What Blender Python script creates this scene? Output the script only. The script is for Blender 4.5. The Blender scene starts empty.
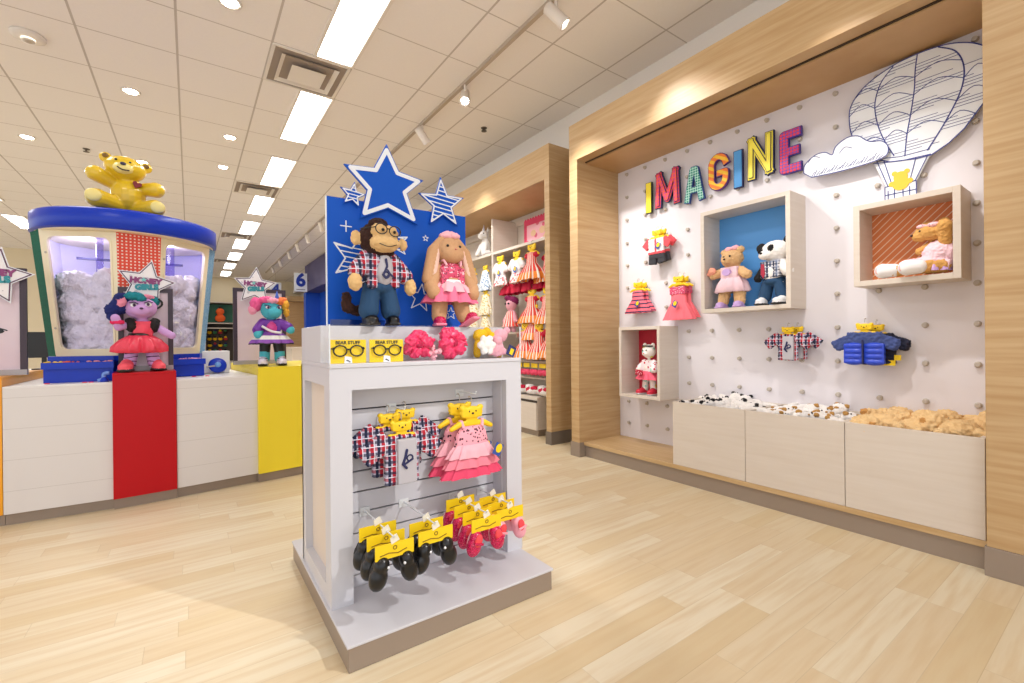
import bpy, bmesh, math, random
import numpy as np
from mathutils import Vector, Matrix, Euler, noise
PI = math.pi
R = math.radians
ROOT = bpy.context.scene.collection
C = bpy.data.collections.new('shop'); ROOT.children.link(C)
bpy.context.view_layer.layer_collection.children[0].exclude = True     # keeps baking of single meshes quick; shown again at the end
rnd = random.Random(7)

# ------------------------------------------------------------------ materials
def lin(h):
    if isinstance(h, tuple): return h
    h = h.lstrip('#')
    v = [int(h[i:i+2], 16)/255 for i in (0, 2, 4)]
    return tuple((c/12.92 if c <= .04045 else ((c+.055)/1.055)**2.4) for c in v) + (1,)

class NT:
    def __init__(s, name, color='#888888', rough=.5, **k):
        s.m = bpy.data.materials.new(name); s.m.use_nodes = True
        s.nt = s.m.node_tree; s.n = s.nt.nodes; s.l = s.nt.links
        s.b = s.n['Principled BSDF']
        s.b.inputs['Base Color'].default_value = lin(color)
        s.m.diffuse_color = lin(color)
        s.b.inputs['Roughness'].default_value = rough
        for a, v in k.items():
            s.b.inputs[a.replace('_', ' ')].default_value = v
    def new(s, t, **k):
        x = s.n.new(t)
        for a, v in k.items(): setattr(x, a, v)
        return x
    def link(s, a, b): s.l.new(a, b)
    def xyz(s):
        if not hasattr(s, '_x'):
            tc = s.new('ShaderNodeTexCoord'); s.tc = tc
            sp = s.new('ShaderNodeSeparateXYZ'); s.link(tc.outputs['Object'], sp.inputs[0])
            s._x = sp.outputs
        return s._x
    def math(s, op, a, b=None, c=None):
        x = s.new('ShaderNodeMath', operation=op)
        for i, v in enumerate((a, b, c)):
            if v is None: continue
            if isinstance(v, (int, float)): x.inputs[i].default_value = v
            else: s.link(v, x.inputs[i])
        return x.outputs[0]
    def mix(s, f, a, b):
        x = s.new('ShaderNodeMix', data_type='RGBA')
        for i, v in ((0, f), (6, a), (7, b)):
            if isinstance(v, (str, tuple)): x.inputs[i].default_value = lin(v)
            elif isinstance(v, (int, float)): x.inputs[i].default_value = v
            else: s.link(v, x.inputs[i])
        return x.outputs[2]
    def noise(s, scale, vec=None, detail=3):
        x = s.new('ShaderNodeTexNoise'); x.inputs['Scale'].default_value = scale
        x.inputs['Detail'].default_value = detail
        if vec is None: s.xyz(); vec = s.tc.outputs['Object']
        s.link(vec, x.inputs['Vector'])
        return x.outputs['Fac']
    def comb(s, x, y, z):
        c = s.new('ShaderNodeCombineXYZ')
        for i, v in enumerate((x, y, z)):
            if isinstance(v, (int, float)): c.inputs[i].default_value = v
            else: s.link(v, c.inputs[i])
        return c.outputs[0]
    def band(s, v, period, duty, off=0.):        # 1 inside the stripe
        return s.math('LESS_THAN', s.math('FRACT', s.math('MULTIPLY_ADD', v, 1/period, off+50)), duty)
    def color(s, sock): s.link(sock, s.b.inputs['Base Color']); return s
    def bump(s, sock, d=.001, st=.5):
        b = s.new('ShaderNodeBump'); b.inputs['Distance'].default_value = d; b.inputs['Strength'].default_value = st
        s.link(sock, b.inputs['Height']); s.link(b.outputs[0], s.b.inputs['Normal']); return s

def plain(name, c, rough=.5, **k): return NT(name, c, rough, **k).m
def fur(name, c, c2=None, sc=90, d=.004):
    n = NT(name, c, .95); f = n.noise(sc, detail=4)
    n.color(n.mix(f, c, c2 or c)); n.bump(f, d, .8); return n.m
def cloth(name, c, sc=60, d=.003, rough=.85):
    n = NT(name, c, rough); f = n.noise(sc*.35, detail=3); n.bump(f, d*2, .6); return n.m
def wood(name, c1, c2, ax='y', rough=.45, sc=3.):
    n = NT(name, c1, rough); x = n.xyz()
    a, b, c = {'y': (14, .8, 14), 'x': (.8, 14, 14), 'z': (14, 14, .8), 'h': (.8, .8, 14)}[ax]
    v = n.comb(n.math('MULTIPLY', x[0], a), n.math('MULTIPLY', x[1], b), n.math('MULTIPLY', x[2], c))
    f = n.noise(1.1*sc, v, 6)
    f = n.math('MULTIPLY_ADD', f, 2.2, -.6)
    n.color(n.mix(n.math('MINIMUM', n.math('MAXIMUM', f, 0.), 1.), c1, c2)); return n.m
def plaid(name, base, c2, c3, c4, s=.03):
    s *= 1.2
    n = NT(name, base, .85); x = n.xyz()
    u, w = x[0], x[2]
    col = n.mix(n.band(u, s, .34), base, c2)
    col = n.mix(n.math('MULTIPLY', n.band(w, s, .38), .7), col, c2)
    col = n.mix(n.band(u, s, .26, .40), col, c3)
    col = n.mix(n.math('MULTIPLY', n.band(w, s, .26, .40), .8), col, c3)
    col = n.mix(n.band(u, s, .07, .7), col, c4)
    col = n.mix(n.band(w, s, .07, .7), col, c4)
    n.color(col); n.bump(n.noise(25), .006, .6); return n.m
def stripes(name, c1, c2, period, duty, d=(0, 0, 1), rough=.6):
    n = NT(name, c1, rough); x = n.xyz()
    v = n.math('ADD', n.math('ADD', n.math('MULTIPLY', x[0], d[0]), n.math('MULTIPLY', x[1], d[1])), n.math('MULTIPLY', x[2], d[2]))
    n.color(n.mix(n.band(v, period, duty), c1, c2)); return n.m
def gridmat(name, c1, c2, period, duty, rough=.5, dots=False):
    n = NT(name, c1, rough); x = n.xyz()
    a, b = n.band(x[0], period, duty), n.band(x[2], period, duty)
    n.color(n.mix(n.math('MULTIPLY' if dots else 'MAXIMUM', a, b), c1, c2)); return n.m
def speckle(name, c1, c2, sc, th, c3=None, rough=.7):
    n = NT(name, c1, rough)
    v = n.new('ShaderNodeTexVoronoi'); v.inputs['Scale'].default_value = sc; n.xyz(); n.link(n.tc.outputs['Object'], v.inputs['Vector'])
    col = n.mix(n.math('LESS_THAN', v.outputs['Distance'], th), c1, c2)
    if c3:
        sp = n.new('ShaderNodeSeparateColor'); n.link(v.outputs['Color'], sp.inputs[0])
        col = n.mix(n.math('MULTIPLY', n.math('GREATER_THAN', sp.outputs[0], .66), n.math('LESS_THAN', v.outputs['Distance'], th*1.4)), col, c3)
    n.color(col); return n.m
def emit(name, c, s):
    n = NT(name, c, .5); n.b.inputs['Emission Color'].default_value = lin(c); n.b.inputs['Emission Strength'].default_value = s; return n.m
def glass(name, tint='#ffffff', gl=.12):
    m = bpy.data.materials.new(name); m.use_nodes = True; nt = m.node_tree; nt.nodes.clear()
    o = nt.nodes.new('ShaderNodeOutputMaterial'); mx = nt.nodes.new('ShaderNodeMixShader'); t = nt.nodes.new('ShaderNodeBsdfTransparent'); g = nt.nodes.new('ShaderNodeBsdfGlossy')
    lw = nt.nodes.new('ShaderNodeLayerWeight'); lw.inputs[0].default_value = .5
    pw = nt.nodes.new('ShaderNodeMath'); pw.operation = 'POWER'; pw.inputs[1].default_value = 5; nt.links.new(lw.outputs['Facing'], pw.inputs[0])
    ma = nt.nodes.new('ShaderNodeMath'); ma.operation = 'MULTIPLY_ADD'; ma.inputs[1].default_value = gl*2.5; ma.inputs[2].default_value = gl*.12; nt.links.new(pw.outputs[0], ma.inputs[0])
    t.inputs[0].default_value = lin(tint); g.inputs['Roughness'].default_value = .03
    nt.links.new(ma.outputs[0], mx.inputs[0]); nt.links.new(t.outputs[0], mx.inputs[1]); nt.links.new(g.outputs[0], mx.inputs[2]); nt.links.new(mx.outputs[0], o.inputs[0])
    return m

WHITE = plain('white_laminate', '#cdcdd4', .4, Specular_IOR_Level=.3)
WARMW = wood('pale_ash_laminate', '#d9cfc4', '#d2c6b9', 'h', .45)
TAUPE = plain('taupe_metal', '#9a8c80', .38, Metallic=.3)
NAVY = plain('navy_ink', '#1d2152', .6)
BLACKM = plain('black_gloss', '#0c0c0e', .3)
BLACKS = plain('black_satin_cloth', '#101013', .45)
YEL = plain('yellow_card', '#f2cf12', .5)
YELF = speckle('yellow_bear_hanger_foam', '#f4d322', '#6b4a12', 55, .16)
OAK = wood('light_oak', '#cdaf85', '#b99767', 'y')
OAKZ = wood('light_oak_crosswise', '#c9a578', '#b48c5b', 'h')
OAKF = wood('light_oak_face', '#c8aa80', '#b49061', 'h')
CEILW = plain('matt_white_paint', '#e8e2da', .9)
REDL = plain('red_laminate', '#bb0414', .35, Specular_IOR_Level=.25)
YELL = plain('yellow_laminate', '#f4de38', .35, Specular_IOR_Level=.3)
ORAL = plain('orange_laminate', '#f0a31c', .3)
BLUEP = plain('royal_blue_paint', '#0b36b8', .3, Specular_IOR_Level=.35)
BLUEB = plain('blue_board', '#0a57c6', .55, Specular_IOR_Level=.25)
STARW = plain('white_ink', '#eef2f8', .6)
CHROME = plain('brushed_metal', '#c2bab0', .3, Metallic=.85)
GLASS = glass('clear_acrylic', gl=.04)
PINK = cloth('hot_pink_cloth', '#e0245e')
PALEP = cloth('pale_pink_cloth', '#f3b6c2')
CORAL = cloth('coral_cloth', '#ee4b52')
DARK = plain('dark_print', '#3b2222', .6)
CREAM = plain('cream_gloss', '#efe3c4', .3)

# ------------------------------------------------------------------ mesh tools
class MB:
    def __init__(s): s.v = []; s.f = []; s.m = []; s.mi = 0; s.T = Matrix()
    def add(s, vs, fs):
        o = len(s.v)
        s.v += [tuple(s.T @ Vector(v)) for v in vs]
        s.f += [tuple(i+o for i in f) for f in fs]; s.m += [s.mi]*len(fs); return s
    def box(s, x0, x1, y0, y1, z0, z1):
        return s.add([(x0,y0,z0),(x1,y0,z0),(x1,y1,z0),(x0,y1,z0),(x0,y0,z1),(x1,y0,z1),(x1,y1,z1),(x0,y1,z1)],
                     [(0,3,2,1),(4,5,6,7),(0,1,5,4),(1,2,6,5),(2,3,7,6),(3,0,4,7)])
    def prism(s, p, d0, d1, plane='xz'):
        n = len(p)
        f = {'xz': lambda a, b, d: (a, d, b), 'xy': lambda a, b, d: (a, b, d), 'yz': lambda a, b, d: (d, a, b)}[plane]
        return s.add([f(a, b, d0) for a, b in p] + [f(a, b, d1) for a, b in p],
                     [tuple(range(n)), tuple(range(2*n-1, n-1, -1))] + [(i, i+n, (i+1) % n+n, (i+1) % n) for i in range(n)])
    def stroke(s, p, w, d0, d1, plane='xz', closed=False, cap=True, dk=3e-5):
        q = list(p) + ([p[0]] if closed else [])
        e = 0
        for (a, b), (c, d) in zip(q, q[1:]):
            L = math.hypot(c-a, d-b)
            if L < 1e-6: continue
            nx, nz = -(d-b)/L*w/2, (c-a)/L*w/2
            e += 1; k = e*dk
            s.prism([(a+nx, b+nz), (c+nx, d+nz), (c-nx, d-nz), (a-nx, b-nz)], d0-k, d1+k*.5, plane)
        if cap:
            for i, (a, b) in enumerate(p):
                s.prism([(a+w/2*math.cos(t*PI/5), b+w/2*math.sin(t*PI/5)) for t in range(10)], d0-(e+i+1)*3e-5, d1+(e+i+1)*1.7e-5, plane)
        return s
    def tube(s, p, r, n=8, cap=True):
        p = [Vector(q) for q in p]; rr = r if isinstance(r, (list, tuple)) else [r]*len(p)
        vs = []; up = None
        for i, q in enumerate(p):
            t = (p[min(i+1, len(p)-1)]-p[max(i-1, 0)]).normalized()
            if up is None:
                up = t.orthogonal().normalized()
            u = (up - t*up.dot(t)).normalized(); up = u; w = t.cross(u)
            vs += [q + (u*math.cos(2*PI*k/n)+w*math.sin(2*PI*k/n))*rr[i] for k in range(n)]
        fs = [(i*n+k, i*n+(k+1) % n, (i+1)*n+(k+1) % n, (i+1)*n+k) for i in range(len(p)-1) for k in range(n)]
        if cap: fs += [tuple(range(n-1, -1, -1)), tuple(range((len(p)-1)*n, len(p)*n))]
        return s.add(vs, fs)
    def ring(s, c, r, t, n=20, rx=None, axis='y'):
        rx = rx or r; a = Vector(c)
        P = [a + (Vector((rx*math.cos(2*PI*k/n), 0, r*math.sin(2*PI*k/n))) if axis == 'y' else Vector((rx*math.cos(2*PI*k/n), r*math.sin(2*PI*k/n), 0))) for k in range(n+1)]
        return s.tube(P, t, 6, False)
    def ell(s, c, r, n=12, rot=None):
        if isinstance(r, (int, float)): r = (r, r, r)
        M = Matrix.Translation(c) @ (Euler(rot).to_matrix().to_4x4() if rot else Matrix())
        m = n//2 + 1; vs = []; fs = []
        for i in range(m+1):
            ph = PI*i/m
            for k in range(n):
                vs.append(M @ Vector((r[0]*math.sin(ph)*math.cos(2*PI*k/n), r[1]*math.sin(ph)*math.sin(2*PI*k/n), r[2]*math.cos(ph))))
        for i in range(m):
            for k in range(n): fs.append((i*n+k, (i+1)*n+k, (i+1)*n+(k+1) % n, i*n+(k+1) % n))
        return s.add(vs, fs)
    def lathe(s, prof, c=(0, 0, 0), n=24, sy=1.):
        vs = [(c[0]+r*math.cos(2*PI*k/n), c[1]+r*sy*math.sin(2*PI*k/n), c[2]+z) for r, z in prof for k in range(n)]
        m = len(prof)
        fs = [(i*n+k, i*n+(k+1) % n, (i+1)*n+(k+1) % n, (i+1)*n+k) for i in range(m-1) for k in range(n)]
        fs += [tuple(range(n-1, -1, -1)), tuple(range((m-1)*n, m*n))]
        return s.add(vs, fs)
    def skirt(s, rings, n=56, freq=9, ph=0., c=(0, 0)):
        # rings: (z, rx, ry, ruffle amplitude)
        vs = []
        for z, rx, ry, a in rings:
            for k in range(n):
                t = 2*PI*k/n; q = 1 + a*math.sin(freq*t+ph) + a*.4*math.sin(freq*2.3*t+1+ph)
                vs.append((c[0]+rx*q*math.cos(t), c[1]+ry*q*math.sin(t), z + a*.1*rx*math.cos(freq*t*1.5)))
        fs = [(i*n+k, i*n+(k+1) % n, (i+1)*n+(k+1) % n, (i+1)*n+k) for i in range(len(rings)-1) for k in range(n)]
        fs += [tuple(range(n))]
        return s.add(vs, fs)
    def build(s, name, mat, parent=None, bevel=0, smooth=False, label=None):
        me = bpy.data.meshes.new(name); me.from_pydata(s.v, [], s.f)
        ms = mat if isinstance(mat, (list, tuple)) else [mat]
        for m in ms: me.materials.append(m)
        if len(ms) > 1: me.polygons.foreach_set('material_index', s.m)
        bm = bmesh.new(); bm.from_mesh(me); bmesh.ops.recalc_face_normals(bm, faces=bm.faces); bm.to_mesh(me); bm.free()
        if smooth: me.polygons.foreach_set('use_smooth', [True]*len(me.polygons))
        me.update()
        o = bpy.data.objects.new(name, me); C.objects.link(o)
        if parent: o.parent = parent
        if bevel:
            b = o.modifiers.new('bevel', 'BEVEL'); b.width = bevel; b.segments = 2; b.limit_method = 'ANGLE'; b.angle_limit = R(40)
        if label: o['label'] = label
        return o

def thing(name, label, cat, loc=(0, 0, 0), rz=0, group=None, rot=None):
    o = bpy.data.objects.new(name, None); C.objects.link(o); o.empty_display_size = .05
    o.location = loc; o.rotation_euler = rot or (0, 0, rz); o['label'] = label; o['category'] = cat
    if group: o['group'] = group
    return o
def tag(o, label, cat, group=None, kind=None):
    o['label'] = label; o['category'] = cat
    if group: o['group'] = group
    if kind: o['kind'] = kind
    return o
def struct(o, label=None, cat=None):
    o['kind'] = 'structure'
    if label: o['label'] = label
    if cat: o['category'] = cat
    return o
def kids(o): return [c for c in bpy.data.objects if c.parent == o]
def dup(root, loc, rz=None, label=None, group=None, scale=None, rot=None):
    def cp(o, par):
        c = o.copy(); C.objects.link(c)
        if par: c.parent = par
        for k in kids(o): cp(k, c)
        return c
    r = cp(root, None); r.location = loc
    if rz is not None: r.rotation_euler = (0, 0, rz)
    if rot is not None: r.rotation_euler = rot
    if label: r['label'] = label
    if group: r['group'] = group
    if scale: r.scale = (scale,)*3 if isinstance(scale, (int, float)) else scale
    return r

def seg(p, a, b):
    a, b = np.array(a, float), np.array(b, float); d = b-a
    t = np.clip(((p-a) @ d)/(d @ d), 0, 1); return t, np.linalg.norm(p-(a+t[:, None]*d), axis=1)
def baked(o):
    ROOT.objects.link(o)
    me = bpy.data.meshes.new_from_object(o.evaluated_get(bpy.context.evaluated_depsgraph_get())); ROOT.objects.unlink(o); return me
def blob(name, prims, mats, parent, vox=.006, sm=3, fuzz=0., label=None, keep=None):
    """prims: (mat, 'e', centre, radii[, rot]) | (mat, 'c', p0, p1, r0, r1) | (mat, 'b', centre, half[, rot]) fused into one surface"""
    mb = MB()
    for q in prims:
        if q[1] == 'e': mb.ell(q[2], q[3], 16, q[4] if len(q) > 4 else None)
        elif q[1] == 'c':
            a, b = Vector(q[2]), Vector(q[3]); n = 6
            mb.tube([a.lerp(b, i/n) for i in range(n+1)], [q[4]+(q[5]-q[4])*i/n for i in range(n+1)], 12)
            mb.ell(q[2], q[4], 12); mb.ell(q[3], q[5], 12)
        else:
            M = Matrix.Translation(q[2]) @ (Euler(q[4]).to_matrix().to_4x4() if len(q) > 4 else Matrix())
            mb.T = M; h = q[3]; mb.box(-h[0], h[0], -h[1], h[1], -h[2], h[2]); mb.T = Matrix()
    o = mb.build(name, mats, parent, smooth=True)
    md = o.modifiers.new('r', 'REMESH'); md.mode = 'VOXEL'; md.voxel_size = vox; md.use_smooth_shade = True
    if sm: s2 = o.modifiers.new('s', 'SMOOTH'); s2.iterations = sm; s2.factor = .5
    par = o.parent; o.parent = None; C.objects.unlink(o); me = baked(o); C.objects.link(o); o.parent = par
    o.modifiers.clear(); o.data = me; me.name = name
    while len(me.materials) < len(mats): me.materials.append(mats[len(me.materials)])
    if len(me.polygons) == 0: return o
    if len(mats) > 1:
        P = np.empty(len(me.polygons)*3); me.polygons.foreach_get('center', P); P = P.reshape(-1, 3)
        D = []
        for q in prims:
            if q[1] == 'c':
                t, d = seg(P, q[2], q[3]); D.append(d-(q[4]+t*(q[5]-q[4])))
            else:
                L = P-np.array(q[2], float)
                if len(q) > 4: L = L @ np.array(Euler(q[4]).to_matrix())
                r = np.array(q[3] if not isinstance(q[3], (int, float)) else (q[3],)*3, float)
                if q[1] == 'e':
                    k0 = np.linalg.norm(L/r, axis=1); k1 = np.linalg.norm(L/(r*r), axis=1)+1e-9; D.append(k0*(k0-1)/k1)
                else:
                    w = np.abs(L)-r; D.append(np.linalg.norm(np.maximum(w, 0), axis=1)+np.minimum(w.max(axis=1), 0))
        idx = np.argmin(np.array(D), axis=0); mi = np.array([q[0] for q in prims])[idx]
        me.polygons.foreach_set('material_index', mi.astype(np.int32))
    if fuzz:
        nv = len(me.vertices); co = np.empty(nv*3); no = np.empty(nv*3)
        me.vertices.foreach_get('co', co); me.vertices.foreach_get('normal', no); co = co.reshape(-1, 3); no = no.reshape(-1, 3)
        d = np.array([noise.noise((p[0]*90+3, p[1]*90+1, p[2]*90+2)) for p in co])
        me.vertices.foreach_set('co', (co+no*(fuzz*d)[:, None]).ravel())
    me.polygons.foreach_set('use_smooth', [True]*len(me.polygons)); me.update()
    if label: o['label'] = label
    return o

def text_mb(txt, size, depth, M, bold=0.):
    cu = bpy.data.curves.new('t', 'FONT'); cu.body = txt; cu.size = size; cu.extrude = depth; cu.align_x = 'CENTER'; cu.align_y = 'CENTER'; cu.offset = bold; cu.resolution_u = 3
    o = bpy.data.objects.new('t', cu)
    me = baked(o)
    mb = MB(); mb.T = M @ Euler((PI/2, 0, 0)).to_matrix().to_4x4()
    mb.add([tuple(v.co) for v in me.vertices], [tuple(p.vertices) for p in me.polygons])
    bpy.data.objects.remove(o); return mb
def add_mb(a, b, mi): a.v, o = a.v+b.v, len(a.v); a.f += [tuple(i+o for i in f) for f in b.f]; a.m += [mi]*len(b.f)
TR = Matrix.Translation
def star(cx, cz, r, ri=None, a0=90, n=5):
    ri = ri or r*.42
    return [(cx+(r if k % 2 == 0 else ri)*math.cos(R(a0+k*180/n)), cz+(r if k % 2 == 0 else ri)*math.sin(R(a0+k*180/n))) for k in range(2*n)]
def spline(P, n=6):
    out = []
    for i in range(len(P)-1):
        p0, p1, p2, p3 = [Vector(P[max(0, min(len(P)-1, i+j))]) for j in (-1, 0, 1, 2)]
        for k in range(n):
            t = k/n
            out.append(tuple(.5*((2*p1)+(p2-p0)*t+(2*p0-5*p1+4*p2-p3)*t*t+(-p0+3*p1-3*p2+p3)*t**3)))
    out.append(tuple(P[-1])); return out

# ------------------------------------------------------------------ camera (eye 1.02 m above the floor)
cam = bpy.data.cameras.new('camera'); camo = bpy.data.objects.new('camera', cam); C.objects.link(camo)
cam.lens = 36*456.15/1024; cam.sensor_width = 36; cam.clip_start = .05
def cam_matrix(yaw, pit, rol):
    r = Vector((math.cos(yaw), -math.sin(yaw), 0)); f = Vector((math.sin(yaw), math.cos(yaw), 0)); d = Vector((0, 0, -1))
    f2 = f*math.cos(pit)-d*math.sin(pit); d2 = d*math.cos(pit)+f*math.sin(pit)
    r3 = r*math.cos(rol)+d2*math.sin(rol); d3 = d2*math.cos(rol)-r*math.sin(rol)
    M = Matrix((r3, -d3, -f2)).transposed().to_4x4(); M.translation = (0, 0, 1.02); return M
camo.matrix_world = cam_matrix(R(35.216), R(-.0405), R(.5477))
bpy.context.scene.camera = camo

# ------------------------------------------------------------------ the room
CZ = 3.38
def floor_mat():
    n = NT('oak_plank_floor', '#e0cda8', .5); x = n.xyz()
    row = n.math('FLOOR', n.math('MULTIPLY', x[1], 1/.104))
    w = n.new('ShaderNodeTexWhiteNoise', noise_dimensions='1D'); n.link(row, w.inputs['W'])
    u = n.math('ADD', n.math('MULTIPLY', x[0], 1/.78), n.math('MULTIPLY', w.outputs['Value'], 7.3))
    cell = n.math('FLOOR', u)
    w2 = n.new('ShaderNodeTexWhiteNoise', noise_dimensions='2D'); n.link(n.comb(row, cell, 0), w2.inputs['Vector'])
    r = n.new('ShaderNodeValToRGB'); n.link(w2.outputs['Value'], r.inputs[0])
    e = r.color_ramp.elements; e[0].position = 0; e[0].color = lin('#d6c39e'); e[1].position = 1; e[1].color = lin('#e3d9c1')
    for p, c in ((.18, '#dbc9a8'), (.4, '#dac9aa'), (.7, '#dfd2b6')): q = e.new(p); q.color = lin(c)
    v = n.comb(n.math('ADD', n.math('MULTIPLY', x[0], 1.6), n.math('MULTIPLY', w2.outputs['Value'], 50)), n.math('MULTIPLY', x[1], 22), 0)
    g = n.noise(1.6, v, 5)
    g = n.math('MULTIPLY', n.math('SUBTRACT', g, .42), 2.2)
    g = n.math('MINIMUM', n.math('MAXIMUM', g, 0), .55)
    col = n.mix(g, r.outputs[0], '#d0b78f')
    fy = n.math('FRACT', n.math('MULTIPLY', x[1], 1/.104)); fx = n.math('FRACT', u)
    ln = n.math('MAXIMUM', n.math('LESS_THAN', fy, .02), n.math('LESS_THAN', fx, .003))
    n.color(n.mix(n.math('MULTIPLY', ln, .22), col, '#8f7448')); return n.m
struct(MB().box(-8, 3.6, -3, 19.2, -.05, 0).build('floor', floor_mat()))
def ceil_mat():
    n = NT('ceiling_tiles', '#d8cabb', .95); x = n.xyz()
    fx = n.math('FRACT', n.math('MULTIPLY_ADD', x[0], 1/.61, 50-.545/.61+.013)); fy = n.math('FRACT', n.math('MULTIPLY_ADD', x[1], 1/.61, 50-3.985/.61+.013))
    ln = n.math('MAXIMUM', n.math('LESS_THAN', fx, .026), n.math('LESS_THAN', fy, .016))
    n.color(n.mix(n.math('MULTIPLY', ln, .75), n.mix(n.noise(60), '#f4efeb', '#efeae6'), '#b0a59b')); return n.m
struct(MB().box(-8, 3.6, -3, 19.2, CZ, CZ+.05).build('ceiling', ceil_mat()))
mb = MB().box(3.52, 3.6, -3, 19.2, 0, CZ)
struct(mb.build('wall_right', CEILW))
struct(MB().box(3.252, 3.52, -3, 19.2, 2.92, CZ).build('trim_1', CEILW))      # soffit over the wall bays
struct(MB().box(-8, 3.6, 19.2, 19.3, 0, CZ).build('wall_back', plain('cream_wall', '#e3d6b8', .9)))

# ------------------------------------------------------------------ ceiling fittings
DIFF = emit('light_diffuser', '#fffdfa', 9)
def fixture(x, y, label):
    t = thing('ceiling_light', label, 'ceiling light', (x, y, CZ), 0, 'troffer lights in the ceiling rows')
    f = MB(); w, l = .15, .61
    for s in (-1, 1):
        f.box(s*w-.012, s*w+.012, -l, l, -.012, .002); f.box(-w, w, s*l-.012, s*l+.012, -.012, .002)
    f.build('frame', CEILW, t)
    MB().box(-w+.012, w-.07, -l+.012, l-.012, -.006, .0).build('diffuser', DIFF, t)
    r = MB().prism([(w-.07, -.003), (w-.012, -.010), (w-.012, -.002)], -l+.012, l-.012, 'xz')
    r.build('reflector', emit('reflector', '#fffaf4', 1.5), t)
    return t
ords = ['nearest', 'second', 'third', 'fourth', 'fifth', 'sixth', 'seventh', 'eighth', 'farthest']
fx0 = None
for k in range(9):
    lb = f'{ords[k]} bright fluorescent troffer in the main ceiling row leading away beside the square vent'
    if fx0 is None: fx0 = fixture(1.005, 3.36, lb)
    else: dup(fx0, (1.005, 3.36+1.83*k, CZ), 0, lb)
dup(fx0, (-2.6, 12.5, CZ), 0, 'fluorescent troffer in the left ceiling row, just left of the stuffing machine')
dup(fx0, (-2.6, 10.2, CZ), 0, 'fluorescent troffer at left edge of the ceiling, higher than the one by the machine')
def vent(x, y, label, s=1.):
    t = thing('ceiling_vent', label, 'air vent', (x, y, CZ), 0)
    a = .29
    f = MB()
    for s_ in (-1, 1): f.box(s_*a-.012, s_*a+.012, -a, a, -.01, .002); f.box(-a, a, s_*a-.012, s_*a+.012, -.01, .002)
    f.build('frame', CEILW, t)
    MB().box(-a, a, -a, a, -.002, .001).build('backing', plain('vent_shadow', '#a09388', .9), t)
    for i, (r0, z) in enumerate(((.225, -.022), (.135, -.038))):
        m = MB(); m.add([(-r0, -r0, z), (r0, -r0, z), (r0, r0, z), (-r0, r0, z), (-r0+.05, -r0+.05, z+.03), (r0-.05, -r0+.05, z+.03), (r0-.05, r0-.05, z+.03), (-r0+.05, r0-.05, z+.03)],
                        [(0, 1, 5, 4), (1, 2, 6, 5), (2, 3, 7, 6), (3, 0, 4, 7)] + ([(0, 1, 2, 3)] if i else []))
        m.build('louver', CEILW, t)
    return t
v0 = vent(.85, 4.285, 'large square air vent between the two nearest ceiling troffers')
dup(v0, (.85, 7.95, CZ), 0, 'second square air vent, between the third and fourth ceiling troffers')
dup(v0, (.85, 11.61, CZ), 0, 'third air vent down the main troffer row, a thin dark slot')
dup(v0, (.85, 15.3, CZ), 0, 'farthest air vent down the main troffer row')
DL = emit('spot_lens', '#fff6e8', 40)
def downlight(x, y, label):
    t = thing('recessed_downlight', label, 'downlight', (x, y, CZ))
    MB().lathe([(.075, -.001), (.072, -.008), (.052, -.004), (.05, .0)], n=20).build('trim_ring', CEILW, t, smooth=True)
    MB().lathe([(.046, -.009), (.046, -.004)], n=16).build('lamp', DL, t)
    return t
d0 = downlight(.245, 3.684, 'round recessed downlight at the top edge, above left of the big vent')
for (x, y), lb in {(-.43, 5.5): 'round recessed downlight straight above the yellow bear statue',
                   (.392, 6.1): 'round recessed downlight right of the yellow bear, the nearer of two in line',
                   (.379, 7.18): 'small recessed downlight right of the yellow bear, the farther of two in line',
                   (-1.486, 7.36): 'recessed downlight at far left above the blue machine rim',
                   (-.488, 7.56): 'recessed downlight just behind the head of the yellow bear statue'}.items():
    dup(d0, (x, y, CZ), 0, lb)
t = thing('smoke_detector', 'round white smoke detector on ceiling in the upper left corner', 'smoke detector', (-.986, 4.938, CZ))
MB().lathe([(.1, 0), (.1, -.018), (.06, -.03), (.055, -.03)], n=28).build('housing', CEILW, t, smooth=True)
MB().lathe([(.04, -.028), (.04, -.045), (.02, -.052), (.01, -.052)], n=16).build('sensor', plain('sensor_grey', '#b5a999', .6), t, smooth=True)
def sprink(x, y, lb):
    t = thing('sprinkler_head', lb, 'sprinkler', (x, y, CZ))
    MB().lathe([(.035, 0), (.03, -.008), (.01, -.01), (.01, -.03), (.03, -.032), (.03, -.036)], n=14).build('deflector', plain('dark_chrome', '#6d655c', .3, Metallic=.7), t)
sprink(-1.0, 7.42, 'tiny dark sprinkler head on ceiling left of the yellow bear')
sprink(2.675, 4.288, 'tiny dark sprinkler head on ceiling above the doll-clothes bay')
t = thing('lighting_track', 'long thin lighting track running along the ceiling above the display stand', 'track rail', (2.06, 0, CZ))
MB().box(-.017, .017, 1.2, 17, -.03, 0).build('rail', plain('track_grey', '#b7a999', .5), t)
HW = plain('head_white', '#ddd3c8', .5)
LENS = emit('head_lens', '#fffaf0', 60)
def head(loc, target, label):
    t = thing('track_spotlight', label, 'spotlight', loc, 0, 'spotlight heads on the ceiling track')
    d = (Vector(target)-Vector(loc)); d.z += .12; d.normalize()
    q = d.to_track_quat('Z', 'Y').to_matrix().to_4x4()
    MB().tube([(0, 0, 0), (0, 0, -.09)], .012).build('stem', HW, t)
    m = MB(); m.T = TR((0, 0, -.12)) @ q
    m.lathe([(.03, -.09), (.042, -.08), (.042, .07), (.048, .085), (.048, .09), (.036, .09), (.034, .06)], n=18)
    m.build('lamp_housing', HW, t, smooth=True)
    m = MB(); m.T = TR((0, 0, -.12)) @ q; m.lathe([(.034, .062), (.034, .066)], n=16); m.build('lens', LENS, t)
    return d
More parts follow.
